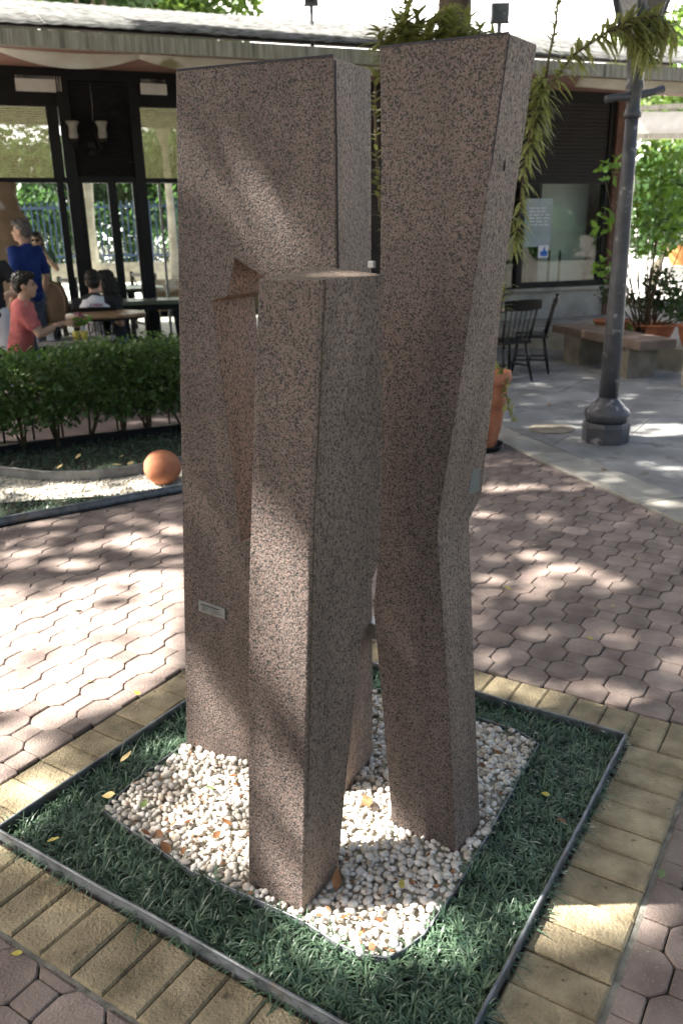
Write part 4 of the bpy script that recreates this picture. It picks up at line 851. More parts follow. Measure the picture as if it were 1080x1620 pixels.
# variegated dracaena growing from it
dr = empty('variegated_dracaena', 'tall dracaena with arching yellow-edged leaves growing behind the sculpture', 'plant', (PX, PY, .56))
stems = MB(); lv = []
def shoot(path, n, L=.22, w_=.03, start=.35, droop=.7):
    n = int(n*1.5); w_ *= 1.25; L *= .82; droop *= .5
    P = [np.array(q, float) for q in path]; stems.tube([q-np.array([PX, PY, .56]) for q in P], [.014]+[.009]*(len(P)-2)+[.005], 6); seg = np.array([np.linalg.norm(P[i+1]-P[i]) for i in range(len(P)-1)]); cum = np.concatenate([[0], np.cumsum(seg)])
    t_ = nr.uniform(start, 1, n)**.8*cum[-1]; b = []; dd = []
    for q in t_:
        i = min(np.searchsorted(cum, q)-1, len(P)-2); i = max(i, 0); f_ = (q-cum[i])/seg[i]; pos = P[i]+(P[i+1]-P[i])*f_; ax = (P[i+1]-P[i])/seg[i]; d = rdirs(1)[0]; d = d-np.dot(d, ax)*ax; d /= np.linalg.norm(d); d = d*.9+ax*.4+UPZ*.12; b.append(pos); dd.append(d/np.linalg.norm(d))
    lv.append(blades(np.array(b)-np.array([PX, PY, .56]), np.array(dd), nr.uniform(.65, 1.15, n)*L, nr.uniform(.8, 1.2, n)*w_, nr.uniform(.5, 1.2, n)*droop, 4))
def pp(x, y, Y=6.3): return at(x, y, Y)
root = np.array([PX, PY, .56])
crown = pp(700, 330)
for tgt, Y, n in (((628, 30), 6.2, 44), ((600, 48), 6.25, 30), ((675, 35), 6.1, 50), ((705, 25), 6.2, 50), ((645, 45), 6.2, 46), ((760, 40), 6.3, 24), ((628, 40), 6.2, 34), ((660, 15), 6.3, 38), ((690, 55), 6.2, 46), ((720, 40), 6.1, 46), ((655, 62), 6.35, 40), ((745, 60), 6.2, 30), ((612, 60), 6.3, 26), ((780, 62), 6.3, 12), ((640, -10), 6.3, 24), ((700, 70), 6.4, 40), ((735, 10), 6.5, 24)):
    e = pp(*tgt, Y); md = (crown+e)/2+np.array([rnd.uniform(-.1, .1), 0, -.08]); shoot([root, pp(740, 480), crown, md, e], int(n*1.6), start=.84, L=.24)
# arch to the lamp post and down again
shoot([root, pp(745, 420), pp(800, 220), pp(858, 150), pp(905, 88), pp(960, 50), pp(1005, 40), pp(1050, 62)], 120, L=.21, w_=.026, start=.52, droop=1.3)
shoot([pp(960, 50), pp(1000, 30), pp(1040, 25), pp(1068, 50)], 60, L=.22, w_=.028, start=.05, droop=1.2); shoot([pp(985, 45), pp(1000, 60), pp(1020, 78), pp(1032, 95)], 45, L=.18, w_=.026, start=.0, droop=1.1)
shoot([pp(858, 150), pp(868, 90), pp(878, 40), pp(884, -20)], 34, L=.15, w_=.02, start=.0, droop=.9)
shoot([pp(800, 220), pp(835, 150), pp(862, 120), pp(848, 190), pp(838, 240)], 70, L=.20, w_=.028, start=.2, droop=1.2)
shoot([pp(815, 170), pp(838, 210), pp(830, 260), pp(822, 330), pp(812, 395)], 46, L=.17, w_=.022, start=.1, droop=1.3); shoot([pp(800, 340), pp(818, 355), pp(815, 385)], 24, L=.15, w_=.02, start=0, droop=1.1)
shoot([root, pp(640, 450), pp(600, 330), pp(593, 180), pp(594, 110)], 60, L=.16, w_=.028, start=.35); shoot([root, pp(780, 540), pp(795, 470), pp(800, 450)], 26, L=.2, w_=.02, start=.5, droop=.9)
Vt, Ft = [], []; k = 0
for a, b in lv: Vt.append(a); Ft.append(b+k); k += len(a)
stems.build('stem', 'stem', dr, True); link('leaves', quads_mesh('leaves', np.concatenate(Vt), np.concatenate(Ft)), 'variegated', dr)
# trailing variegated creeper over the rim
tv = empty('trailing_creeper', 'pale variegated creeper trailing over the rim of the big terracotta pot', 'plant', (PX+.2, PY-.1, .6)); b0_ = np.array([PX+.2, PY-.1, .6]); path = [pp(775, 578, 6.15), pp(795, 585, 6.15), pp(797, 610, 6.12), pp(803, 640, 6.12), pp(808, 660, 6.12)]
MB().tube([p-b0_ for p in path], .004, 5).build('stem', 'stem', tv); pts = np.array([path[min(int(t), 3)]+(path[min(int(t), 3)+1]-path[min(int(t), 3)])*(t % 1) for t in np.linspace(0, 3.99, 42)])+nr.normal(0, .018, (42, 3)); Vt, Ft = leaves(pts-b0_, .06, .55); link('leaves', quads_mesh('leaves', Vt, Ft), 'variegated', tv)
# potted shrubs behind the bench
def shrub(name, label, base, potr, poth, blobs, n, size, m, stemn=6, group=None, potm='terracotta'):
    o = empty(name, label, 'plant', tuple(base), group=group)
    if potr: pot(MB(), potr, poth, n=24).build('pot', potm, o, True)
    bl = [((np.array(c)-np.array(base)), np.array(r_)) for c, r_ in blobs]; mb = MB()
    for k in range(stemn): c, r_ = bl[k % len(bl)]; e = c+rdirs(1)[0]*r_*.7; mb.tube([(rnd.gauss(0, .03), rnd.gauss(0, .03), poth*.8), e*.5+np.array([0, 0, poth*.3]), e], [.012, .008, .004], 5)
    mb.build('stem', 'stem', o, True); foliage('foliage', bl, n, size, m, o, shell=.1); return o
p = at(1030, 552, 10.6); shrub('potted_shrub', 'dark leafy shrub in a wide terracotta bowl behind the bench', (p[0], p[1], .28), .26, .22, [(at(1050, 470, 10.6), (.28, .25, .22)), (at(1040, 440, 10.6), (.22, .2, .16)), (at(1068, 490, 10.5), (.25, .2, .18)), (at(1020, 480, 10.7), (.15, .15, .16))], 900, .07, 'shrub', 12)
p = at(965, 545, 11.4); shrub('potted_shrub', 'thin dark shrub in a terracotta bowl beside the lamp post', (p[0], p[1], .28), .24, .2, [(at(968, 460, 11.4), (.2, .2, .2)), (at(975, 505, 11.4), (.12, .12, .25)), (at(992, 470, 11.4), (.15, .15, .16))], 380, .075, 'shrub', 8)
p = at(1082, 560, 10.0); shrub('potted_shrub', 'leafy shrub in a terracotta pot cut off by the right edge', (p[0]+.1, p[1], .28), .2, .26, [(at(1085, 470, 10), (.25, .2, .3))], 300, .08, 'shrub', 6)
p = at(1055, 560, 10.05); shrub('low_plant', 'low pale green plants growing along the terrace behind the bench', (p[0], p[1]+.9, .28), 0, .05, [(at(960, 520, 11.6), (.5, .2, .1)), (at(1010, 518, 11.3), (.4, .2, .1))], 600, .06, 'bright_leaf', 8)
p = at(1012, 520, 9.9); lbp = shrub('leafy_sapling', 'young tree with bright translucent leaves growing right of the lamp post', (p[0]+.25, p[1]+.6, .28), 0, .05, [(at(1015, 255, 10.3), (.35, .3, .25)), (at(1050, 290, 10.2), (.3, .3, .3)), (at(1005, 330, 10.4), (.25, .25, .25)), (at(970, 270, 10.1), (.2, .2, .16)), (at(1045, 365, 10.2), (.35, .3, .3)), (at(955, 350, 10.1), (.22, .2, .16)), (at(960, 420, 10.1), (.2, .2, .2)), (at(1075, 240, 10.3), (.25, .25, .2)), (at(1080, 330, 10.3), (.3, .25, .25))], 480, .13, 'bright_leaf', 18)
p = at(1072, 420, 26); o = empty('orange_planter', 'orange terracotta planter standing on the sunlit street at the right edge', 'pot', (p[0], p[1], p[2]-.05)); pot(MB(), .36, .72).build('bowl', 'orange_pot', o, True); foliage('foliage', [((0, 0, .85), (.4, .4, .22))], 260, .14, 'bright_leaf', o); MB().box((0, 0, -.2), (1.2, 1.0, .5)).build('stand', 'street', o)
p = at(1082, 600, 8.8); o = MB().box((p[0]+.02, p[1], .18), (.09, .09, .38)); tag(o.build('white_post', 'kerb', None, False, .008), 'short pale post at the right edge in front of the bench', 'post')
# terracotta ball
bc_ = g(257, 770); o = MB().ball((0, 0, 0), (.128, .128, .12), 40, 26); o.v = [(x*(1+.012*math.sin(5*z*20)), y*(1+.012*math.sin(40*x)), z) for x, y, z in o.v]; bo = o.build('terracotta_ball', 'terracotta', None, True); bo.location = (bc_[0], bc_[1]+.06, .122); bo.rotation_euler = (.2, .3, 0); tag(bo, 'round terracotta ball lying on the gravel beside the granite slab', 'ball')

# ================================================================== HEDGE
hg = empty('clipped_hedge', 'clipped dark green hedge on bare stems in front of the cafe tables', 'hedge', (-2.2, 6.75, 0)); hp0 = np.array([-2.2, 6.75, 0])
hd = np.array([1.3, .69, 0]); hd /= np.linalg.norm(hd); hn = np.array([-hd[1], hd[0], 0]); n = 36000
hs = nr.uniform(-1.6, 1.5, n); hh = nr.uniform(.22, 1.02, n); ho = nr.uniform(-.32, .34, n)
top = .80+.02*np.sin(hs*3.1)+.015*np.sin(hs*9); low = .17+.08*np.sin(hs*5.2+1)+.05*np.sin(hs*13)
ok = (hh < top+nr.normal(0, .02, n)) & (hh > low+nr.normal(0, .05, n)) & ((np.abs(ho) > .14) | (hh > .7) | (nr.random(n) < .35))
pts = hd*hs[ok][:, None]+hn*ho[ok][:, None]+UPZ*hh[ok][:, None]+nr.normal(0, .015, (ok.sum(), 3)); Vt, Ft = leaves(pts, .052, .5, .5); link('foliage', quads_mesh('foliage', Vt, Ft), 'hedge', hg)
for s_ in (-1.35, -1.05, -.75, -.45, -.18, .1, .38, .62, .9, 1.2):
    mb = MB(); b = hd*s_+hn*rnd.uniform(-.06, .06)
    for k in range(5): e = b+hd*rnd.gauss(0, .16)+hn*rnd.gauss(0, .12)+UPZ*rnd.uniform(.5, .8); mb.tube([b, b+(e-b)*.35+hd*rnd.gauss(0, .02), e], [.013, .009, .004], 6)
    mb.build('stem', 'stem', hg, True)
fc = empty('garden_fence', 'low thin black wire fence standing behind the hedge', 'fence', (-2.2, 7.15, 0))
for k in range(16): MB().bar(hd*(-1.7+k*.24), hd*(-1.7+k*.24)+UPZ*.55, .014).build('picket', 'black', fc)
MB().bar(hd*-1.8+UPZ*.34, hd*2.0+UPZ*.34, .01).build('rail', 'black', fc)

# ================================================================== CAFE TABLES AND PEOPLE
round_table('round cafe table with a glossy brown top behind the hedge', at(167, 492, 8.95)[0], 8.95, .0, .90, .41)
lt_ = empty('long_table', 'long dark green cafe table in front of the cafe doors', 'table', (-2.95, 11.0, .12)); a_ = R_(9)
MB().box((0, 0, .75), (2.0, .62, .05), a_).build('table_top', 'green_top', lt_, bevel=.006); MB().box((0, 0, .69), (1.9, .5, .07), a_).build('apron', 'black', lt_)
for sx_ in (-.9, .9):
    for sy_ in (-.22, .22): MB().bar((sx_*math.cos(a_)-sy_*math.sin(a_), sx_*math.sin(a_)+sy_*math.cos(a_), 0), (sx_*.93*math.cos(a_)-sy_*math.sin(a_), sx_*.93*math.sin(a_)+sy_*math.cos(a_), .66), .09).build('leg', 'black', lt_)
p = at(205, 455, 12.6); round_table('small dark table just inside the cafe doors', p[0], p[1], .12, .86, .5, 'green_top')
st = empty('side_table', 'small pale table with drinks in front of the man in pink', 'table', (-2.55, 8.15, 0)); MB().box((0, 0, .70), (.62, .5, .04)).build('table_top', 'kerb', st, bevel=.005)
for sx_ in (-.26, .26):
    for sy_ in (-.2, .2): MB().bar((sx_, sy_, 0), (sx_, sy_, .68), .04).build('leg', 'black', st)
for k, (dx, dy, h_, m, lb, cat) in enumerate(((-.16, -.12, .13, 'glass', 'clear drinking glass nearest the man in pink', 'glass'), (.02, -.1, .08, 'yellow_leaf', 'small cup of yellow juice left of the flower vase', 'cup'), (.1, -.1, .08, 'yellow_leaf', 'small cup of yellow juice under the flower vase', 'cup'))):
    o = MB().lathe([(.028, 0), (.036, h_), (.032, h_), (.025, .01)], 14).build('drinking_glass' if k == 0 else 'juice_cup', m, None, True); o.location = (-2.55+dx, 8.15+dy, 0.722); tag(o, lb, cat)
nk = MB().prism([(-.05, -.03), (.05, -.02), (.03, .04), (-.04, .03)], 0, .09).build('paper_napkin', 'vest_white', None); nk.location = (-2.76, 8.05, 0.722); tag(nk, 'crumpled white paper napkins by the elbow of the man in pink', 'napkin')
vz = empty('flower_vase', 'small vase with pink flowers and green leaves on the cafe table', 'vase', (-2.5, 8.2, 0.722)); MB().lathe([(.03, 0), (.045, .05), (.025, .1), (.03, .12)], 14).build('vase', 'steel', vz, True); foliage('leaves', [((0, 0, .17), (.09, .09, .05))], 60, .06, 'bright_leaf', vz); foliage('flowers', [((-.03, 0, .21), (.05, .05, .03))], 26, .04, 'pink_ink', vz)

FOLD = {}
for nm_, sc_ in (('shirt', .11), ('vest', .1), ('trousers', .12), ('hair', .022)): FOLD[nm_] = bpy.data.textures.new('folds', 'CLOUDS'); FOLD[nm_].noise_scale = sc_
def skinmesh(mb, name, m, parent, vox=.014):
    o = mb.build(name, m, parent, True); r = o.modifiers.new('remesh', 'REMESH'); r.mode = 'VOXEL'; r.voxel_size = vox; r.use_smooth_shade = True; s_ = o.modifiers.new('smooth', 'SMOOTH'); s_.iterations = 3; s_.factor = .5
    if name in FOLD: d_ = o.modifiers.new('folds', 'DISPLACE'); d_.texture = FOLD[name]; d_.strength = {'hair': .03}.get(name, .035); d_.mid_level = .5
    return o
def limb(mb, pts, rad):
    P = []; Rr = []
    for i in range(len(pts)-1):
        for k in range(4): t_ = k/4; P.append(np.array(pts[i])*(1-t_)+np.array(pts[i+1])*t_); Rr.append(rad[i]*(1-t_)+rad[i+1]*t_)
    P.append(np.array(pts[-1])); Rr.append(rad[-1]); mb.tube(P, Rr, 12)
    for p, r_ in zip(pts, rad): mb.ball(p, r_, 12, 8)
def hand(mb, wr, d, palm):
    """wr wrist, d pointing direction, palm = palm normal: palm, four bent fingers and a thumb from the side"""
    d = np.array(d, float); d /= np.linalg.norm(d); pn = np.array(palm, float); pn = pn-np.dot(pn, d)*d; pn /= np.linalg.norm(pn); s_ = np.cross(d, pn); wr = np.array(wr, float)
    for k in range(4): mb.tube([wr, wr+d*.05+s_*(-.03+.02*k), wr+d*.095+s_*(-.033+.022*k)], [.022, .016, .012], 8)
    for k, L in enumerate((.062, .074, .07, .054)): a = wr+d*.092+s_*(-.033+.022*k); mb.tube([a, a+d*L*.5+pn*.012, a+d*L*.8+pn*.035], [.0095, .009, .0075], 8)
    a = wr+d*.03-s_*.03; mb.tube([a, a+d*.03-s_*.025+pn*.01, a+d*.06-s_*.03+pn*.025], [.013, .011, .009], 8)
def person(label, loc_, rz, skin, hair, shirt, legs, pose, sleeve=.6, long_hair=False, head_turn=0., lean=0., sunglasses=False):
    """local frame: facing +y, x to the person's right. pose gives joints"""
    o = empty('person', label, 'person', loc_, rz); J = {k: np.array(v, float) for k, v in pose.items()}
    body = MB(); hip, ch, nk_, hd_ = J['hip'], J['chest'], J['neck'], J['head']
    for t_ in np.linspace(0, 1, 7): c = hip*(1-t_)+ch*t_; body.ball(c, (.155-.02*math.sin(t_*3.1)+.015*t_, .105, .09), 14, 8)
    body.ball(ch+np.array([0, 0, .06]), (.165, .10, .09), 14, 8); limb(body, [ch+UPZ*.08, nk_, hd_-UPZ*.05], [.07, .056, .055])
    ct, sn = math.cos(head_turn), math.sin(head_turn)
    def hp(x, y, z): return hd_+np.array([x*ct-y*sn, x*sn+y*ct, z])
    for (x, y, z, r_) in ((0, -.012, .03, (.077, .093, .09)), (0, .02, -.04, (.064, .074, .075)), (0, .052, -.088, (.035, .035, .03)), (.076, -.005, -.015, (.014, .022, .034)), (-.076, -.005, -.015, (.014, .022, .034)), (0, .098, -.022, (.014, .02, .016)), (0, .088, .0, (.011, .014, .03)), (0, .082, -.062, (.026, .014, .01))): body.ball(hp(x, y, z), r_, 14, 10)
    for s_ in ('l', 'r'):
        limb(body, [J['sh_'+s_], J['el_'+s_], J['wr_'+s_]], [.052, .042, .03]); d = J['wr_'+s_]-J['el_'+s_]; hand(body, J['wr_'+s_], J.get('hd_'+s_, d), J.get('pn_'+s_, (0, 0, -1)))
        limb(body, [hip+np.array([.085 if s_ == 'r' else -.085, 0, -.02]), J['kn_'+s_], J['an_'+s_]], [.085, .058, .042]); f_ = J['an_'+s_]; limb(body, [f_-UPZ*.03, f_+np.array([0, .16, -.05])], [.042, .035])
    skinmesh(body, 'body', skin, o, .009)
    sh = MB()
    for t_ in np.linspace(-.08, 1, 8): c = hip*(1-t_)+ch*t_; sh.ball(c, (.172-.018*math.sin(max(t_, 0)*3.1)+.012*t_, .122, .09), 16, 8)
    sh.ball(ch+np.array([0, -.005, .065]), (.178, .112, .085), 16, 8); limb(sh, [ch+UPZ*.08, nk_-UPZ*.035], [.09, .064])
    for s_ in ('l', 'r'):
        e = J['sh_'+s_]*(1-sleeve)+J['el_'+s_]*sleeve; limb(sh, [ch+(J['sh_'+s_]-ch)*.7, J['sh_'+s_], e], [.07, .068, .062])
    skinmesh(sh, 'shirt', shirt, o, .013)
    tr2 = MB()
    for s_ in ('l', 'r'): limb(tr2, [hip+np.array([.085 if s_ == 'r' else -.085, 0, -.02]), J['kn_'+s_], J['an_'+s_]], [.10, .074, .06])
    tr2.ball(hip, (.165, .12, .11), 14, 8); skinmesh(tr2, 'trousers', legs, o, .016)
    ha = MB()
    for (x, y, z, r_) in ((0, -.03, .05, (.086, .092, .088)), (0, .03, .085, (.074, .07, .045)), (0, -.055, -.01, (.078, .06, .07)), (.06, -.01, .04, (.03, .06, .055)), (-.06, -.01, .04, (.03, .06, .055))): ha.ball(hp(x, y, z), r_, 14, 10)
    if long_hair: limb(ha, [hp(0, -.06, 0), hp(0, -.085, -.12), hp(0, -.09, -.28)], [.085, .085, .05]); limb(ha, [hp(.07, -.02, .02), hp(.08, -.03, -.16)], [.04, .03]); limb(ha, [hp(-.07, -.02, .02), hp(-.08, -.03, -.16)], [.04, .03])
    skinmesh(ha, 'hair', hair, o, .01)
    ey = MB()
    for sx_ in (-1, 1):
        if sunglasses: ey.ball(hp(sx_*.034, .088, .005), (.03, .012, .022), 10, 6)
        else: ey.ball(hp(sx_*.031, .082, .004), (.013, .008, .007), 8, 6); ey.ball(hp(sx_*.032, .087, .024), (.022, .008, .005), 8, 6)
    ey.build('sunglasses' if sunglasses else 'eyes_and_brows', 'hair_black', o, True); return o
def seated(hz=.5, lean=.05):
    return dict(hip=(0, 0, hz), chest=(0, lean, hz+.40), neck=(0, lean+.02, hz+.55), head=(0, lean+.05, hz+.68), sh_l=(-.19, lean, hz+.45), sh_r=(.19, lean, hz+.45), el_l=(-.25, lean+.14, hz+.2), el_r=(.25, lean+.14, hz+.2), wr_l=(-.12, lean+.38, hz+.28), wr_r=(.12, lean+.38, hz+.28), kn_l=(-.11, .42, hz), kn_r=(.11, .42, hz), an_l=(-.11, .40, .1), an_r=(.11, .40, .1))
def standing(H_=1.74):
    k = H_/1.74; d = dict(hip=(0, 0, .93), chest=(0, .0, 1.32), neck=(0, .0, 1.47), head=(0, .03, 1.61), sh_l=(-.19, 0, 1.39), sh_r=(.19, 0, 1.39), el_l=(-.25, -.03, 1.10), el_r=(.25, -.03, 1.10), wr_l=(-.25, .06, .86), wr_r=(.25, .06, .86), kn_l=(-.1, .03, .5), kn_r=(.1, .03, .5), an_l=(-.1, -.02, .1), an_r=(.1, -.02, .1)); return {a: tuple(np.array(b)*k) for a, b in d.items()}
def seat_for(p, rz, z0, label): chair('cafe_chair', label, (p[0], p[1], z0), rz, 'black chairs of the seated guests')
# man in pink, seated in profile to the right
ps = seated(.56, .09); ps['hd_r'] = (-.3, 1, -.1); ps['el_r'] = (.24, .22, .80); ps['wr_r'] = (.1, .42, .87); ps['wr_l'] = (-.05, .45, .86)
mp = at(30, 520, 8.05); person('young man in a pink T-shirt sitting at a cafe table in profile', (mp[0]-.03, 8.05, .0), R_(-72), 'skin', 'hair_black', 'shirt_pink', 'jeans', ps, head_turn=R_(-8)); seat_for((mp[0]-.05, 8.05), R_(-72), .08, 'black chair under the man in the pink T-shirt')
# person from behind in a white printed vest
pv_ = seated(.50, .06); p = at(152, 500, 9.45); vp = person('person seen from behind in a white printed vest over black sleeves', (p[0], 9.45, .02), R_(10), 'skin', 'hair_black', 'shirt_black', 'jeans', pv_); vr = MB()
for t_ in np.linspace(-.1, 1, 9): c = np.array([0, -.008, .5])*(1-t_)+np.array([0, .052, .9])*t_; vr.ball(c, (.176-.018*math.sin(max(t_, 0)*3.1), .142, .085), 16, 8)
vr.ball((0, .045, .97), (.15, .132, .07), 14, 8); skinmesh(vr, 'vest', 'vest_white', vp, .014)
pr = MB()
for cx_, cz_, r_ in ((-.085, .66, .045), (-.05, .67, .04), (.06, .67, .045), (.095, .665, .045)):
    pr.tube([(cx_+r_*math.cos(a), -.135+.9*cx_*cx_, cz_+.02+r_*1.2*math.sin(a)) for a in np.linspace(0, 6.283, 22)], .0035, 5)
pr.tube([(-.07, -.092, .93), (-.06, -.10, .91), (-.045, -.105, .90), (-.04, -.098, .94), (-.03, -.095, .95), (-.02, -.102, .92), (-.03, -.108, .89)], .004, 5); pr.build('ring_print', 'ink', vp)
pr = MB()
for k in range(9): pr.box((-.0+k*.012, -.098, .935), (.006, .012, .026)); pr.box((.0+k*.012, -.104, .90), (.006, .012, .012))
pr.build('lettering', 'pink_ink', vp); seat_for((p[0], 9.45), R_(10), .02, 'black chair under the person in the white vest')
# companion half hidden beyond
p = at(176, 470, 9.9); pc_ = seated(.5, .04); person('long-haired person facing the one in the white vest, half hidden', (p[0]+.02, 9.95, .0), R_(80), 'skin_pale', 'hair_black', 'shirt_black', 'jeans', pc_, long_hair=True)
# standing man in blue
p = at(44, 420, 9.9); person('grey-haired man in a blue T-shirt standing with his back turned', (p[0], 9.9, .13), R_(66), 'skin', 'hair_grey', 'shirt_blue', 'jeans', standing(1.76), sleeve=.75, head_turn=R_(25))
# woman with sunglasses holding a camera
pw = standing(1.66); pw['el_r'] = (.27, .12, 1.12); pw['wr_r'] = (.09, .26, 1.4); pw['el_l'] = (-.27, .12, 1.12); pw['wr_l'] = (-.09, .26, 1.4); pw['hd_r'] = (-.4, .3, .6); pw['hd_l'] = (.4, .3, .6); pw['pn_l'] = (0, 1, 0); pw['pn_r'] = (0, 1, 0)
p = at(64, 420, 13.2); person('woman in a green top and sunglasses raising her hands to her face', (p[0], 13.2, .13), R_(185), 'skin_pale', 'hair_black', 'shirt_green', 'jeans', pw, long_hair=True, sunglasses=True)
ph = MB().box((0, 0, 0), (.13, .02, .07)).build('phone', 'black', None, bevel=.005); ph.location = (p[0]-.02, 13.2-.36, .13+1.5); tag(ph, 'dark phone held up by the woman in green', 'phone')
# arm at the left edge
pe = standing(1.68); pe['el_r'] = (.30, -.02, 1.10); pe['wr_r'] = (.12, .2, 1.02); p = at(-22, 440, 8.9); person('pale-armed person in dark clothes cut off by the left edge', (p[0], 8.9, .05), R_(20), 'skin_pale', 'hair_black', 'shirt_black', 'vest_white', pe, sleeve=.5)
# stool seen beside the standing man
o = empty('bar_stool', 'brown rounded chair back beside the man in blue', 'chair', (at(78, 470, 10.3)[0], 10.3, .12)); MB().lathe([(.17, .5), (.18, .53), (.16, .56)], 20).build('seat', 'brown_wood', o); bk = MB(); bk.tube([(-.14, .14, .55), (-.15, .17, .85), (-.09, .18, 1.0), (0, .18, 1.03), (.09, .18, 1.0), (.15, .17, .85), (.14, .14, .55)], .03, 8); bk.build('back_hoop', 'brown_wood', o, True); MB().box((0, .175, .78), (.26, .02, .44)).build('backrest', 'brown_wood', o, bevel=.008)
for sx_ in (-.12, .12):
    for sy_ in (-.12, .12): MB().tube([(sx_, sy_, .5), (sx_*1.3, sy_*1.3, 0)], .016, 8).build('leg', 'black', o, True)

# ================================================================== FALLEN LEAVES
def leafmesh(kind):
    Vv = []; n = 7; k = rnd.uniform(.35, .6); cu = rnd.uniform(.1, .3)
    for i in range(n):
        t_ = i/(n-1); w_ = k*math.sin(math.pi*(t_**.8))*.5+.01
        for s_ in (-1, 0, 1): Vv.append((t_-.5, s_*w_, abs(s_)*w_*cu+.12*(t_-.5)**2))
    return MB().add(Vv, [(i*3+q, i*3+q+1, (i+1)*3+q+1, (i+1)*3+q) for i in range(n-1) for q in range(2)]).mesh('fallen_leaf', True)
lms = {m: [leafmesh(m) for _ in range(3)] for m in ('dry_leaf', 'yellow_leaf', 'tan_leaf', 'green_leaf')}
for m, l_ in lms.items():
    for q in l_: q.materials.append(MT[m])
def fallen(px, py, L, m, z, label, group=None, tilt=.25):
    p = g(px, py, z); o = bpy.data.objects.new('fallen_leaf', rnd.choice(lms[m])); C.objects.link(o); o.location = (p[0], p[1], z); o.rotation_euler = (rnd.gauss(0, tilt), rnd.gauss(0, tilt), rnd.uniform(0, 6.28)); o.scale = (L, L, L); tag(o, label, 'leaf', group)
for (x, y) in ((275, 1303), (298, 1300), (310, 1328), (330, 1310), (343, 1320), (350, 1345), (370, 1330), (252, 1318), (262, 1340), (290, 1345), (232, 1318), (358, 1300), (225, 1248), (240, 1262), (368, 1227), (305, 1195)): fallen(x, y, rnd.uniform(.022, .045), 'dry_leaf', .036, 'small dry brown leaf on the sunlit pebbles left of the short pillar', 'dry leaves on the left pebbles', .5)
for (x, y) in ((545, 1450), (600, 1455), (588, 1497), (690, 1402), (570, 1478), (650, 1395), (505, 1448)): fallen(x, y, rnd.uniform(.02, .034), 'dry_leaf', .036, 'small dry brown leaf on the pebbles between short and leaning pillar', 'dry leaves on the front pebbles', .4)
for (x, y) in ((765, 1182), (762, 1210), (600, 1180), (786, 1190)): fallen(x, y, rnd.uniform(.02, .03), 'dry_leaf', .036, 'small dry brown leaf on the back pebbles by the leaning pillar', 'dry leaves on the back pebbles', .4)
fallen(532, 1390, .055, 'dry_leaf', .05, 'curled brown leaf leaning against the foot of the short pillar', None, .9); fallen(580, 1267, .06, 'dry_leaf', .04, 'broad brown leaf on the pebbles between the three blocks'); fallen(332, 1246, .05, 'green_leaf', .04, 'yellow-green leaf on the pebbles below the slab plaque'); fallen(228, 1272, .04, 'green_leaf', .04, 'olive leaf at the left tip of the pebble bed')
fallen(200, 1197, .055, 'tan_leaf', .085, 'pale tan leaf lying on the grass left of the slab'); fallen(172, 1258, .04, 'tan_leaf', .08, 'small orange-tan leaf on the grass beside the pebble edging'); fallen(85, 1328, .035, 'yellow_leaf', .085, 'yellow leaf on the grass near the left planter corner'); fallen(862, 1256, .026, 'yellow_leaf', .09, 'small yellow leaf on the shaded grass right of the leaning pillar'); fallen(888, 1298, .03, 'dry_leaf', .085, 'brown leaf on the shaded grass right of the leaning pillar'); fallen(635, 1398, .035, 'yellow_leaf', .036, 'greenish yellow leaf on the front pebbles')
fallen(27, 1508, .028, 'yellow_leaf', .008, 'round yellow leaf on the red paving at the bottom left corner', None, .1); fallen(1046, 1383, .035, 'green_leaf', .008, 'green leaf on the red paving right of the brick border', None, .1); fallen(217, 1096, .03, 'yellow_leaf', .008, 'yellow leaf on the paving beside the brick border left of the slab', None, .1); fallen(141, 1077, .025, 'yellow_leaf', .008, 'yellow leaf on the sunlit paving left of the slab', None, .1); fallen(120, 963, .045, 'tan_leaf', .008, 'tan leaf on the brightest sunlit paving', None, .1)
for (x, y) in ((845, 862), (933, 1010), (968, 958), (803, 930), (1010, 884), (912, 790), (920, 788)): fallen(x, y, rnd.uniform(.02, .04), 'yellow_leaf', .008, 'small yellow leaf on the red paving right of the sculpture', 'yellow leaves on the right paving', .15)
for (x, y) in ((192, 722), (207, 733), (185, 735), (95, 738), (124, 722)): fallen(x, y, rnd.uniform(.05, .09), 'tan_leaf', .07, 'dry tan leaf on the grass in front of the hedge', 'dry leaves under the hedge', .2)
for (x, y, L) in ((1018, 747, .07), (1025, 757, .05), (958, 745, .09), (868, 640, .1)): fallen(x, y, L, 'dry_leaf', .01, 'dry brown leaf on the grey stone pavement', 'dry leaves on the pavement', .1)
lit_n = 260; lpp = nr.uniform(bx0, bx1, (1200, 2)); lpp = lpp[inpoly(lpp, BED)][:lit_n]; Vt, Ft = leaves(np.column_stack([lpp, np.full(len(lpp), .03)]), .016, .5, 1.5); tag(link('leaf_litter', quads_mesh('leaf_litter', Vt, Ft), 'dry_leaf'), 'crumbs of dry brown leaf litter scattered among the pebbles', 'leaf litter', kind='stuff')
tw = MB().tube([uv(IU0-.02, 1.72, .02), uv(IU0-.01, 1.84, .03), uv(IU0+.0, 1.98, .025)], [.006, .007, .004], 6).build('twig', 'stem', None, True); tag(tw, 'brown twig lying along the left planter edging', 'twig')
sp = MB().lathe([(.001, .003), (.018, .0035), (.021, .002)], 14, tuple(g(140, 1466))).build('chewing_gum_spot', 'kerb'); tag(sp, 'pale flattened spot on a yellow brick at the lower left', 'spot')

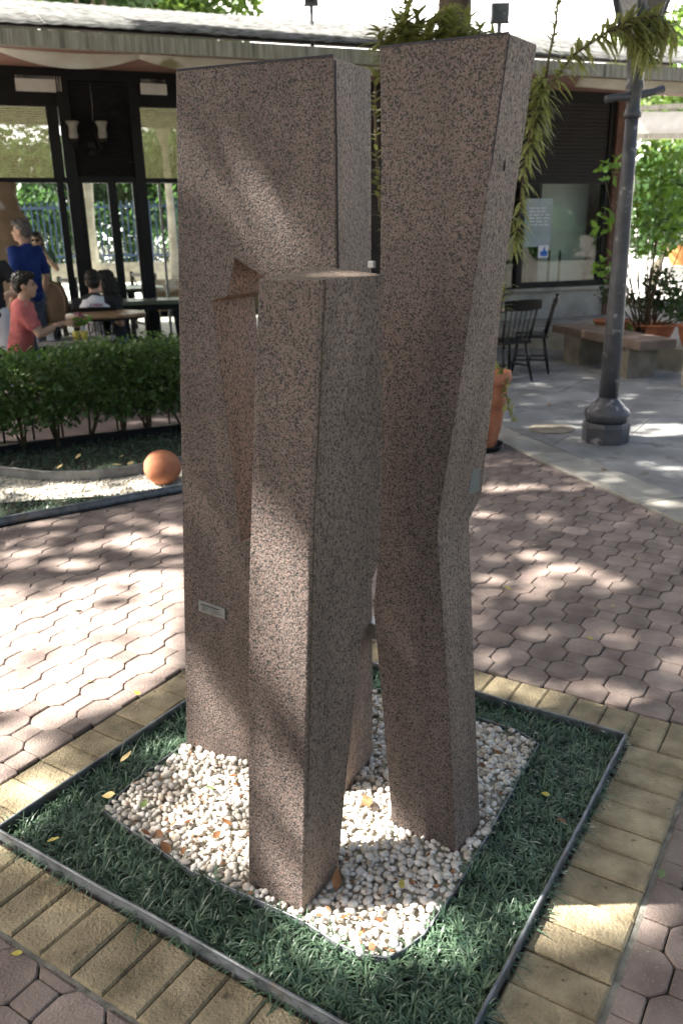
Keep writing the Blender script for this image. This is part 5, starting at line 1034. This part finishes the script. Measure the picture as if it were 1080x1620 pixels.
# ================================================================== SHADE TREES (crowns out of view, leaves placed to cast the shade; the trunk behind the sculpture is seen)
def gp_(l): return [g(*q)[:2] for q in l]
def fpoly(l, pl):   # patch on a vertical face -> where its sunbeam would meet the ground
    out = []
    for q in l: p = pl(*q); out.append(p[:2]+SH[:2]*p[2]*COT)
    return out
lit = [(gp_([(-90, 935), (60, 935), (180, 915), (285, 900), (292, 960), (262, 1005), (288, 1015), (250, 1060), (150, 1120), (60, 1155), (-90, 1200)]), .02), (gp_([(-90, 776), (60, 770), (230, 757), (285, 765), (285, 775), (150, 790), (-90, 800)]), .13),
       (gp_([(-60, 802), (130, 798), (100, 812), (-60, 835)]), .3), (gp_([(-60, 1215), (70, 1200), (110, 1225), (60, 1310), (-60, 1330)]), .1), (gp_([(290, 1190), (395, 1225), (395, 1360), (330, 1350), (240, 1290), (250, 1240)]), .05), (gp_([(515, 1255), (645, 1255), (645, 1340), (515, 1355)]), .0),
       (gp_([(480, 1455), (590, 1428), (700, 1420), (722, 1410), (660, 1495), (610, 1520), (560, 1510)]), .05), (gp_([(720, 1410), (880, 1390), (860, 1450), (760, 1560), (640, 1560), (610, 1525)]), .35), (gp_([(885, 1402), (1010, 1388), (1000, 1460), (880, 1460)]), .1),
       (gp_([(740, 905), (830, 865), (870, 880), (960, 905), (1010, 925), (960, 945), (880, 938), (740, 970)]), .34), (gp_([(740, 985), (800, 985), (850, 1000), (760, 1015)]), .55), (gp_([(740, 1058), (860, 1082), (1000, 1078), (1080, 1092), (983, 1110), (950, 1150), (880, 1110), (740, 1085)]), .25),
       (gp_([(880, 735), (990, 765), (960, 790), (880, 755)]), .4), (gp_([(1000, 675), (1120, 668), (1120, 690), (1000, 690)]), .1), (gp_([(760, 765), (820, 760), (840, 775), (760, 785)]), .15), (gp_([(90, 742), (235, 730), (235, 745), (100, 755)]), .2), (gp_([(120, 1400), (300, 1480), (250, 1560), (60, 1450)]), .5), (gp_([(190, 1370), (330, 1430), (300, 1480), (170, 1400)]), .45), (gp_([(1000, 725), (1090, 735), (1090, 745), (1000, 740)]), .3), (gp_([(1000, 788), (1060, 795), (1060, 808), (1010, 802)]), .2),
       (fpoly([(325, 120), (362, 190), (400, 270), (470, 320), (524, 370), (526, 425), (440, 425), (395, 370), (350, 300), (338, 200)], pa), .22), (fpoly([(284, 400), (335, 480), (347, 570), (372, 760), (392, 880), (392, 940), (330, 900), (300, 700), (286, 560)], pa), .25), (fpoly([(294, 1040), (392, 1075), (392, 1222), (295, 1190)], pa), .15), (fpoly([(393, 960), (484, 1000), (476, 1440), (393, 1400)], lambda x, y: onpl(x, y, b0, nBf)), .4), (fpoly([(720, 70), (800, 60), (788, 160), (730, 130)], pc), .4)]
trees = [('shade_tree', 'brown tree trunk rising behind the leaning granite pillar', (at(712, 30, 7.6)[0], 7.6, 0), .15), ('shade_tree', 'tall shade tree standing left of the view, its crown dappling the paving', (-9.5, 3.2, 0), .26), ('shade_tree', 'tall shade tree behind the camera, its crown shading the planter', (-7.5, -3.0, 0), .24), ('shade_tree', 'tall shade tree left of the cafe roof, its crown shading the bench', (-10.5, 9.0, 0), .24), ('shade_tree', 'added unseen shade tree behind the camera to the right, its crown dimming the sky light', (4.2, -2.5, 0), .22)]
n = 66000
gx = nr.uniform(-4.5, 5.5, n); gy = nr.uniform(-2.0, 8.8, n); ex = nr.random(n) < .13; gx = np.where(ex, nr.uniform(1.2, 6.5, n), gx); gy = np.where(ex, nr.uniform(8.6, 11.6, n), gy); gz = nr.uniform(8.0, 11.5, n)
gpt = np.column_stack([gx, gy]); keepm = np.ones(n, bool); rr = nr.random(n)
def near(p, poly, e=.075):
    r = inpoly(p, poly)
    for a in range(6): r |= inpoly(p+e*np.array([math.cos(a*1.047), math.sin(a*1.047)]), poly)
    return r
for poly, dens in lit: ins = near(gpt, poly, .06 if dens < .12 else .0); keepm &= ~(ins & (rr > dens))
# small round holes cut in the crowns to give the sun flecks
hol = nr.uniform((-4.5, -2), (5.5, 8.8), (120, 2)); hr = nr.uniform(.025, .075, 120)
hol2 = np.array([g(*q)[:2] for q in np.column_stack([nr.uniform(-20, 290, 110), nr.uniform(800, 905, 110)])]); hol = np.concatenate([hol, hol2]); hr = np.concatenate([hr, nr.uniform(.02, .055, 110)])
for c, r_ in zip(hol, hr): keepm &= ((gpt[:, 0]-c[0])/1.5)**2+(gpt[:, 1]-c[1])**2 > r_*r_
gx, gy, gz = gx[keepm], gy[keepm], gz[keepm]; lp_ = np.column_stack([gx-SH[0]*gz*COT, gy-SH[1]*gz*COT, gz])
d = np.stack([np.hypot(lp_[:, 0]-t[2][0]*.0-cx, lp_[:, 1]-cy) for t, cx, cy in zip(trees, (900, -9, -8, -7, 900), (900, 3.5, -1.0, 10, 900))], 1); own = d.argmin(1)
own_n = 20000; extra = np.column_stack([nr.uniform(-2.8, 4.0, own_n), nr.uniform(-5.0, 9.5, own_n), nr.uniform(6.2, 9.0, own_n)]); em = extra[:, :2]+SH[:2]*extra[:, 2:]*COT; ek = np.ones(own_n, bool)  # extra overhead leaves added to block sky light and deepen the shade
for poly, dens in lit: ek &= ~(near(em, poly, .06 if dens < .12 else .0) & (nr.random(own_n) > dens))
extra = extra[ek]; own_n = len(extra); lp_ = np.concatenate([lp_, extra]); own = np.concatenate([own, np.where(extra[:, 1] > 3, 0, 4)])
for k, (nm, lb_, b, tr_) in enumerate(trees):
    t = empty(nm, lb_, 'tree', b, group=None); bb_ = np.array(b); P = lp_[own == k]; mb = MB(); cz = 6.2; cxy = P.mean(0)
    mb.tube([(0, 0, -.05), (.02, .01, 2), (.05, .05, 4.2), ((cxy-bb_)[0]*.4, (cxy-bb_)[1]*.4, 6.2), ((cxy-bb_)[0], (cxy-bb_)[1], 8.3)], [tr_*1.15, tr_, tr_*.85, tr_*.6, tr_*.25], 14)
    for q in P[nr.choice(len(P), 9)]:
        tp = np.array([(q*t_+np.array([bb_[0], bb_[1], 5.0])*(1-t_))[:2]+SH[:2]*(q[2]*t_+5*(1-t_))*COT for t_ in np.linspace(0, 1, 12)])
        if any(inpoly(tp, pl_[0]).any() for pl_ in lit if pl_[1] < .3): continue
        mb.tube([(.05+(cxy-bb_)[0]*.15, .05+(cxy-bb_)[1]*.15, 4.8+rnd.random()), ((q-bb_)+np.array([0, 0, 5.6]))*.5, q-bb_], [.045, .028, .01], 6)
    mb.build('trunk', 'bark', t, True); Vt, Ft = leaves(P-bb_, .20, .55, .9); link('crown', quads_mesh('crown', Vt, Ft), 'canopy', t)

# palm just outside the left edge: its fronds throw the feathery shadow on the paving
pm = empty('palm', 'small palm standing just outside the left edge, its fronds shading the paving', 'palm', (-4.35, 4.15, 0)); MB().tube([(0, 0, -.02), (.02, 0, .6), (0, .03, 1.35)], [.09, .075, .06], 10).build('trunk', 'bark', pm, True)
for k in range(11):
    a = k*2*math.pi/11+.2; L = rnd.uniform(1.0, 1.35); pts = []
    for t_ in np.linspace(0, 1, 9): pts.append(np.array([math.cos(a)*L*t_, math.sin(a)*L*t_*.8, 1.35+.95*t_-1.0*t_*t_+.1]))
    MB().tube(pts, [.012]*5+[.008]*4, 5).build('frond_rib', 'stem', pm, True); b_, d_ = [], []
    for i in range(8):
        for q in np.linspace(0, 1, 4)[:-1]:
            p_ = pts[i]*(1-q)+pts[i+1]*q; ax = pts[i+1]-pts[i]; ax /= np.linalg.norm(ax); sd = np.cross(ax, UPZ); sd /= np.linalg.norm(sd)
            for s_ in (-1, 1): v_ = ax*.7+sd*s_*.8+UPZ*.1; b_.append(p_); d_.append(v_/np.linalg.norm(v_))
    Vt, Ft = blades(np.array(b_), np.array(d_), .34, .026, .35, 3); link('frond', quads_mesh('frond', Vt, Ft), 'shrub', pm)
